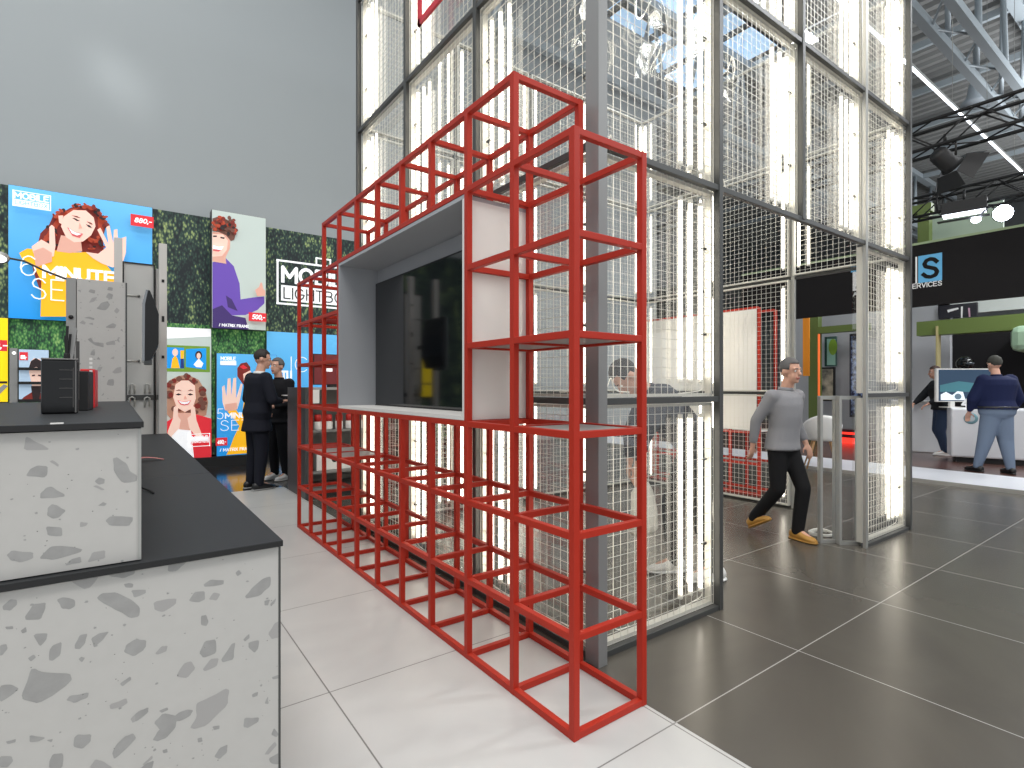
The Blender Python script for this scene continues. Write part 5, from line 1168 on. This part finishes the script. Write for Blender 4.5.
    bo = bake(body, 'body', 0.0085, root, [SKIN, LIPS], 3)
    mc = Hd((0, 0.094, -0.062)); me = bo.data
    for p in me.polygons:
        c = me.vertices[p.vertices[0]].co; dlt = Rh.transposed() @ (c-mc)
        if abs(dlt.x) < 0.026*s and abs(dlt.z) < 0.010*s and abs(dlt.y) < 0.022*s: p.material_index = 1
    for sx in (-1, 1):
        mb = MB(); mb.ell(Hd((sx*0.030, 0.076, 0.004)), (0.013*s, 0.010*s, 0.010*s), EYE, Rh, 10, 8); mb.ell(Hd((sx*0.030, 0.083, 0.004)), (0.006*s, 0.005*s, 0.006*s), IRIS, Rh, 8, 6); mb.build('eye', root)
    # top
    spine_top = spine
    jk = MB(); hem = jacket_hem
    rr = []
    for z, rx, ry, y in [(hem, 0.168, 0.125, 0.0)] + [q_ for q_ in spine if q_[0] > hem+0.03 and q_[0] < 1.45] + [(1.455, 0.125, 0.078, -0.01), (1.475, 0.078, 0.066, -0.005)]:
        inf = 0.022 if z < 1.45 else 0.008
        P_ = U((0, y, z)) if z > pz else Lw((0, y, z))
        rr.append((P_, Vector((rx*s*bulk+inf, 0, 0)), (ax if z > pz else Vector((0, 1, 0)))*(ry*s*bulk+inf)))
    jk.rings(rr, SKIN, 22)
    o_ = len(jk.v); jk.v += sleeves.v; jk.f += [tuple(i+o_ for i in f) for f in sleeves.f]; jk.m += [0]*len(sleeves.f); jk.sm += sleeves.sm
    jko = bake(jk, 'jacket', 0.013, root, [top], 4)
    tr_ = trz; tr_.rings([(Lw((0, 0, 0.84)), Vector((0.10*s*bulk, 0, 0)), Vector((0, 0.09*s*bulk, 0))), (Lw((0, 0, 0.90)), Vector((0.158*s*bulk, 0, 0)), Vector((0, 0.118*s*bulk, 0))), (Lw((0, 0, 0.97)), Vector((0.166*s*bulk, 0, 0)), Vector((0, 0.122*s*bulk, 0))), (U((0, 0, 1.05)), Vector((0.155*s*bulk, 0, 0)), ax*(0.112*s*bulk))], SKIN, 20)
    tro = bake(tr_, 'trousers', 0.013, root, [trousers], 4)
    if belt:
        mb = MB(); mb.rings([(Lw((0, 0, 0.985)), Vector((0.178*s*bulk, 0, 0)), Vector((0, 0.134*s*bulk, 0))), (Lw((0, 0, 1.02)), Vector((0.176*s*bulk, 0, 0)), Vector((0, 0.133*s*bulk, 0)))], belt, 24); mb.build('belt', tro)
    if collar:
        mb = MB(); mb.rings([(U((0, -0.006, 1.465)), Vector((0.078*s, 0, 0)), ax*(0.074*s)), (U((0, 0.0, 1.505)), Vector((0.066*s, 0, 0)), ax*(0.066*s))], collar, 18); mb.build('collar', jko)
    # hair
    hb_ = MB(); hb_.ell(Hd((0, -0.016, 0.038)), (0.083*s, 0.099*s, 0.096*s), hair, Rh, 22, 14)
    hm_ = hb_.mesh('hair'); bm = bmesh.new(); bm.from_mesh(hm_)
    kill = []
    for v in bm.verts:
        l_ = Rh.transposed() @ (v.co-hc)/s
        front = l_.y > 0.045 and l_.z < 0.075
        low_ = l_.z < (-0.055-hair_len if l_.y < -0.02 else 0.0)
        if front or low_: kill.append(v)
    bmesh.ops.delete(bm, geom=kill, context='VERTS')
    for v in bm.verts: v.co += v.normal*random.uniform(-0.002, 0.004)
    bm.to_mesh(hm_); bm.free()
    ho = bpy.data.objects.new('hair', hm_); COL.objects.link(ho); ho.parent = root
    md = ho.modifiers.new('t', 'SOLIDIFY'); md.thickness = 0.012; md.offset = -1
    for sx in (-1, 1):
        mb = MB(); mb.cap(Hd((sx*0.016, 0.091, 0.028)), Hd((sx*0.044, 0.080, 0.030)), 0.004*s, 0.003*s, hair, 6); mb.build('eyebrow', root)
    return root
def cloth(name, rgb, rough=0.85): return noise_bump(mat(name, rgb, rough, spec=0.25), 60, 0.004, 0.4)
suit = cloth('navy_suit', (26, 28, 38)); blackk = cloth('black_wool', (20, 20, 24)); charcoal = cloth('charcoal_jumper', (38, 40, 44)); navyc = cloth('navy_sweatshirt', (24, 32, 66)); denim = cloth('light_denim', (106, 120, 140)); ddenim = cloth('dark_denim', (48, 62, 86)); greyc = cloth('grey_jumper', (142, 142, 146)); coat = cloth('dark_grey_coat', (56, 57, 64)); khaki = cloth('black_trousers', (24, 24, 26))
shoe_b = mat('black_shoe', (22, 22, 24), 0.4); shoe_w = mat('white_shoe', (222, 220, 216), 0.5); shoe_t = mat('tan_shoe', (176, 130, 58), 0.5); sole_w = mat('white_sole', (230, 230, 228), 0.5)
hair_d = mat('dark_hair', (44, 38, 36), 0.7); hair_g = mat('grey_hair', (96, 94, 94), 0.7); hair_b = mat('brown_hair', (62, 44, 36), 0.7); cap_g = mat('dark_cap_hair', (60, 60, 54), 0.8)
hd = lambda d: math.atan2(d.y, d.x)
# the two men talking at the counter by the posters
p1 = atZ(257, 489); dirn = RT*0.62 + FW*0.78
person('person', 'man in a dark navy suit seen from behind, talking by the posters', p1, hd(dirn), 1.82, lean=0.06, head_turn=-0.5, head_nod=0.1,
       arms={'l': [(-0.25, 0.0, 1.15), (-0.22, 0.2, 1.02)], 'r': [(0.28, 0.06, 1.14), (0.18, 0.24, 1.12), (-0.1, 0.5, 0.05)]}, top=suit, trousers=suit, shoe=shoe_b, hair=hair_d, jacket_hem=0.74, collar=sole_w, bulk=1.26, sole=mat('pale_grey_sole', (150, 150, 150), 0.5))
tb_ = p1 + Vector((0, 0, 1.22)) + (FW*0.78+RT*0.62)*0.36 + RT*0.10
tag(MB().box((-0.1, -0.07, -0.006), (0.1, 0.07, 0.006), mat('pale_paper', (226, 226, 226), 0.5), 0.003).build('paper_pad', None, tb_), 'pale notepad held in the hand of the man in the navy suit', 'notepad')
p2_ = atZ(279, 479.5)
dirn = -FW*0.85 - RT*0.35
person('person', 'grey haired man in black, half hidden behind the man in the navy suit', p2_, hd(dirn), 1.74, head_turn=0.0,
       arms={'l': [(-0.25, 0.05, 1.13), (-0.14, 0.26, 1.08)], 'r': [(0.25, 0.0, 1.15), (0.18, 0.22, 1.02)]}, top=blackk, trousers=blackk, shoe=shoe_w, hair=hair_g, jacket_hem=0.84, bulk=1.2, collar=blackk, sole=sole_w)
# the two men on the neighbouring stand
p3_ = atZ(943, 455, 0.05); dirn = -RT*0.95 + FW*0.2
person('person', 'man in a charcoal jumper and dark jeans leaning on a white cabinet', p3_, hd(dirn), 1.68, lean=0.16, head_nod=-0.05,
       arms={'l': [(-0.25, 0.16, 1.15), (-0.2, 0.36, 1.02)], 'r': [(0.24, 0.28, 1.13), (0.2, 0.44, 1.0)]}, legs={'l': [(-0.1, 0.1, 0.49), (-0.1, 0.02, 0.09), 0.0], 'r': [(0.1, 0.05, 0.5), (0.1, -0.12, 0.09), 0.1]}, top=charcoal, trousers=ddenim, shoe=shoe_w, hair=hair_b, bulk=1.35, jacket_hem=0.90, collar=charcoal, sole=sole_w)
p4_ = atZ(997, 473, 0.05); dirn = FW*0.95 + RT*0.1
person('person', 'broad man in a navy sweatshirt and pale jeans seen from behind at the white desk', p4_, hd(dirn), 1.74, lean=0.03,
       arms={'l': [(-0.31, 0.04, 1.13), (-0.27, 0.18, 0.92)], 'r': [(0.31, 0.02, 1.13), (0.29, 0.12, 0.90)]}, legs={'l': [(-0.13, 0.05, 0.5), (-0.19, 0.12, 0.09), 0.25], 'r': [(0.12, 0.0, 0.5), (0.13, -0.08, 0.09), -0.1]}, top=navyc, trousers=denim, shoe=shoe_b, hair=cap_g, bulk=1.5, jacket_hem=0.97, collar=navyc, belt=shoe_b)
# visitors inside the lit tower
p5_ = Vector((3.32, 2.30, 0)); dirn = -RT*0.95 - FW*0.1
person('person', 'visitor in a dark grey coat bending forward inside the lit tower', p5_, hd(dirn), 1.76, lean=0.80, head_nod=0.25,
       arms={'l': [(-0.24, 0.50, 1.02), (-0.2, 0.52, 0.84)], 'r': [(0.25, 0.42, 1.0), (0.20, 0.44, 0.80), (0, 0.15, -1)]}, legs={'l': [(-0.1, 0.04, 0.5), (-0.1, -0.06, 0.09), 0.0], 'r': [(0.1, 0.16, 0.5), (0.1, 0.14, 0.09), 0.0]}, top=coat, trousers=khaki, shoe=shoe_w, hair=hair_d, jacket_hem=0.78, collar=coat, sole=sole_w, bulk=1.1)
bgp = p5_ + (-RT*0.95-FW*0.1)*0.47 - FW*0.17
bg = thing('white_bag', 'crumpled white carrier bag hanging from the hand of the bending visitor in the tower', 'bag', (bgp.x, bgp.y, 0.36))
bm_ = MB(); bm_.rings([((0, 0, 0), (0.10, 0, 0), (0, 0.05, 0)), ((0, 0, 0.03), (0.13, 0, 0), (0, 0.07, 0)), ((0.01, 0, 0.16), (0.12, 0.01, 0), (0, 0.065, 0)), ((0, 0.01, 0.28), (0.10, 0, 0), (0, 0.04, 0)), ((0, 0, 0.34), (0.05, 0, 0), (0, 0.02, 0))], noise_bump(mat('white_plastic_bag', (222, 218, 208), 0.4), 18, 0.02, 0.8), 18); bm_.build('bag_body', bg)
mb = MB(); mb.tube([(-0.03, 0, 0.33), (-0.015, 0, 0.40), (0.015, 0, 0.40), (0.03, 0, 0.33)], 0.008, mat('white_plastic_bag'), 6); mb.build('handle', bg)
p6_ = atZ(787, 541) + FW*0.08; dirn = -FW*0.75 + RT*0.35
person('person', 'visitor in a grey jumper, black trousers and tan shoes walking through the tower doorway', p6_, hd(dirn), 1.58, lean=0.08,
       arms={'l': [(-0.25, -0.04, 1.16), (-0.24, 0.08, 0.94)], 'r': [(0.25, -0.1, 1.17), (0.25, -0.14, 0.92)]}, legs={'l': [(-0.09, 0.16, 0.52), (-0.09, 0.10, 0.09), 0.0], 'r': [(0.09, 0.02, 0.50), (0.09, -0.26, 0.16), 0.0, -0.5]}, top=greyc, trousers=khaki, shoe=shoe_t, hair=hair_g, jacket_hem=0.88, collar=greyc)

# ================================================================== LIGHT, CAMERA
w_ = bpy.data.worlds.new('World'); SC.world = w_; w_.use_nodes = True
bgn = w_.node_tree.nodes['Background']; bgn.inputs['Color'].default_value = (0.90, 0.95, 1.0, 1); bgn.inputs['Strength'].default_value = 0.75
def area(name, loc, size, power, col_=(1, 0.97, 0.93), rot=(0, 0, 0), sy=None):
    l = bpy.data.lights.new(name, 'AREA'); l.energy = power; l.size = size; l.color = col_
    if sy: l.shape = 'RECTANGLE'; l.size_y = sy
    o = bpy.data.objects.new(name, l); COL.objects.link(o); o.location = loc; o.rotation_euler = rot; return o
area('hall_lamp_or_fill', (-2, -2, 11), 4.0, 500); area('hall_lamp_or_fill', (-2, 5, 12), 4.0, 420); area('hall_lamp_or_fill', (4.2, -4, 11), 4.0, 500)
area('hall_lamp_or_fill', (12.3, 1.5, 4.3), 1.2, 60, (0.95, 0.98, 1))
for x_, y_, pw in ((13, -3, 800), (22, 0, 1000), (32, 2, 1200)):  # added out of view, facing down and up, to brighten roof and hall
    area('hall_lamp_or_fill', (x_, y_, 10.5 if x_ == 13 else 8.0), 4.0, pw, (0.96, 0.98, 1), sy=0.5); area('roof_fill_light', (x_, y_, 10.6 if x_ == 13 else 8.1), 4.0, pw*0.8, (0.96, 0.98, 1), (PI, 0, 0))
for px, py, e in ((108, 74, 420), (136, 92, 320)):  # added unseen spots imitating blurred lamp reflections on the grey wall
    q = atY(px, py, 10.62); l = bpy.data.lights.new('wall_highlight_spot', 'SPOT'); l.energy = e; l.spot_size = R(7); l.spot_blend = 1.0; l.shadow_soft_size = 0.25
    o = bpy.data.objects.new('wall_highlight_spot', l); COL.objects.link(o); o.location = (q.x-0.6, 6.2, 10.6); o.rotation_euler = (q-o.location).to_track_quat('-Z', 'Y').to_euler()
cd = bpy.data.cameras.new('Camera'); cam = bpy.data.objects.new('Camera', cd); COL.objects.link(cam)
cd.sensor_width = 36; cd.lens = 36*FPX/1024; cd.shift_y = (CY-384)/1024; cd.clip_start = 0.05; cd.clip_end = 200
cam.location = CAM; cam.rotation_euler = (PI/2, 0, -YAW)
SC.camera = cam
SC.view_settings.view_transform = 'Standard'; SC.view_settings.look = 'None'; SC.view_settings.gamma = 1; SC.view_settings.use_curve_mapping = False
SC.view_settings.exposure = 0.0
SC.cycles.transparent_max_bounces = 24; SC.cycles.max_bounces = 8; SC.cycles.sample_clamp_indirect = 6.0
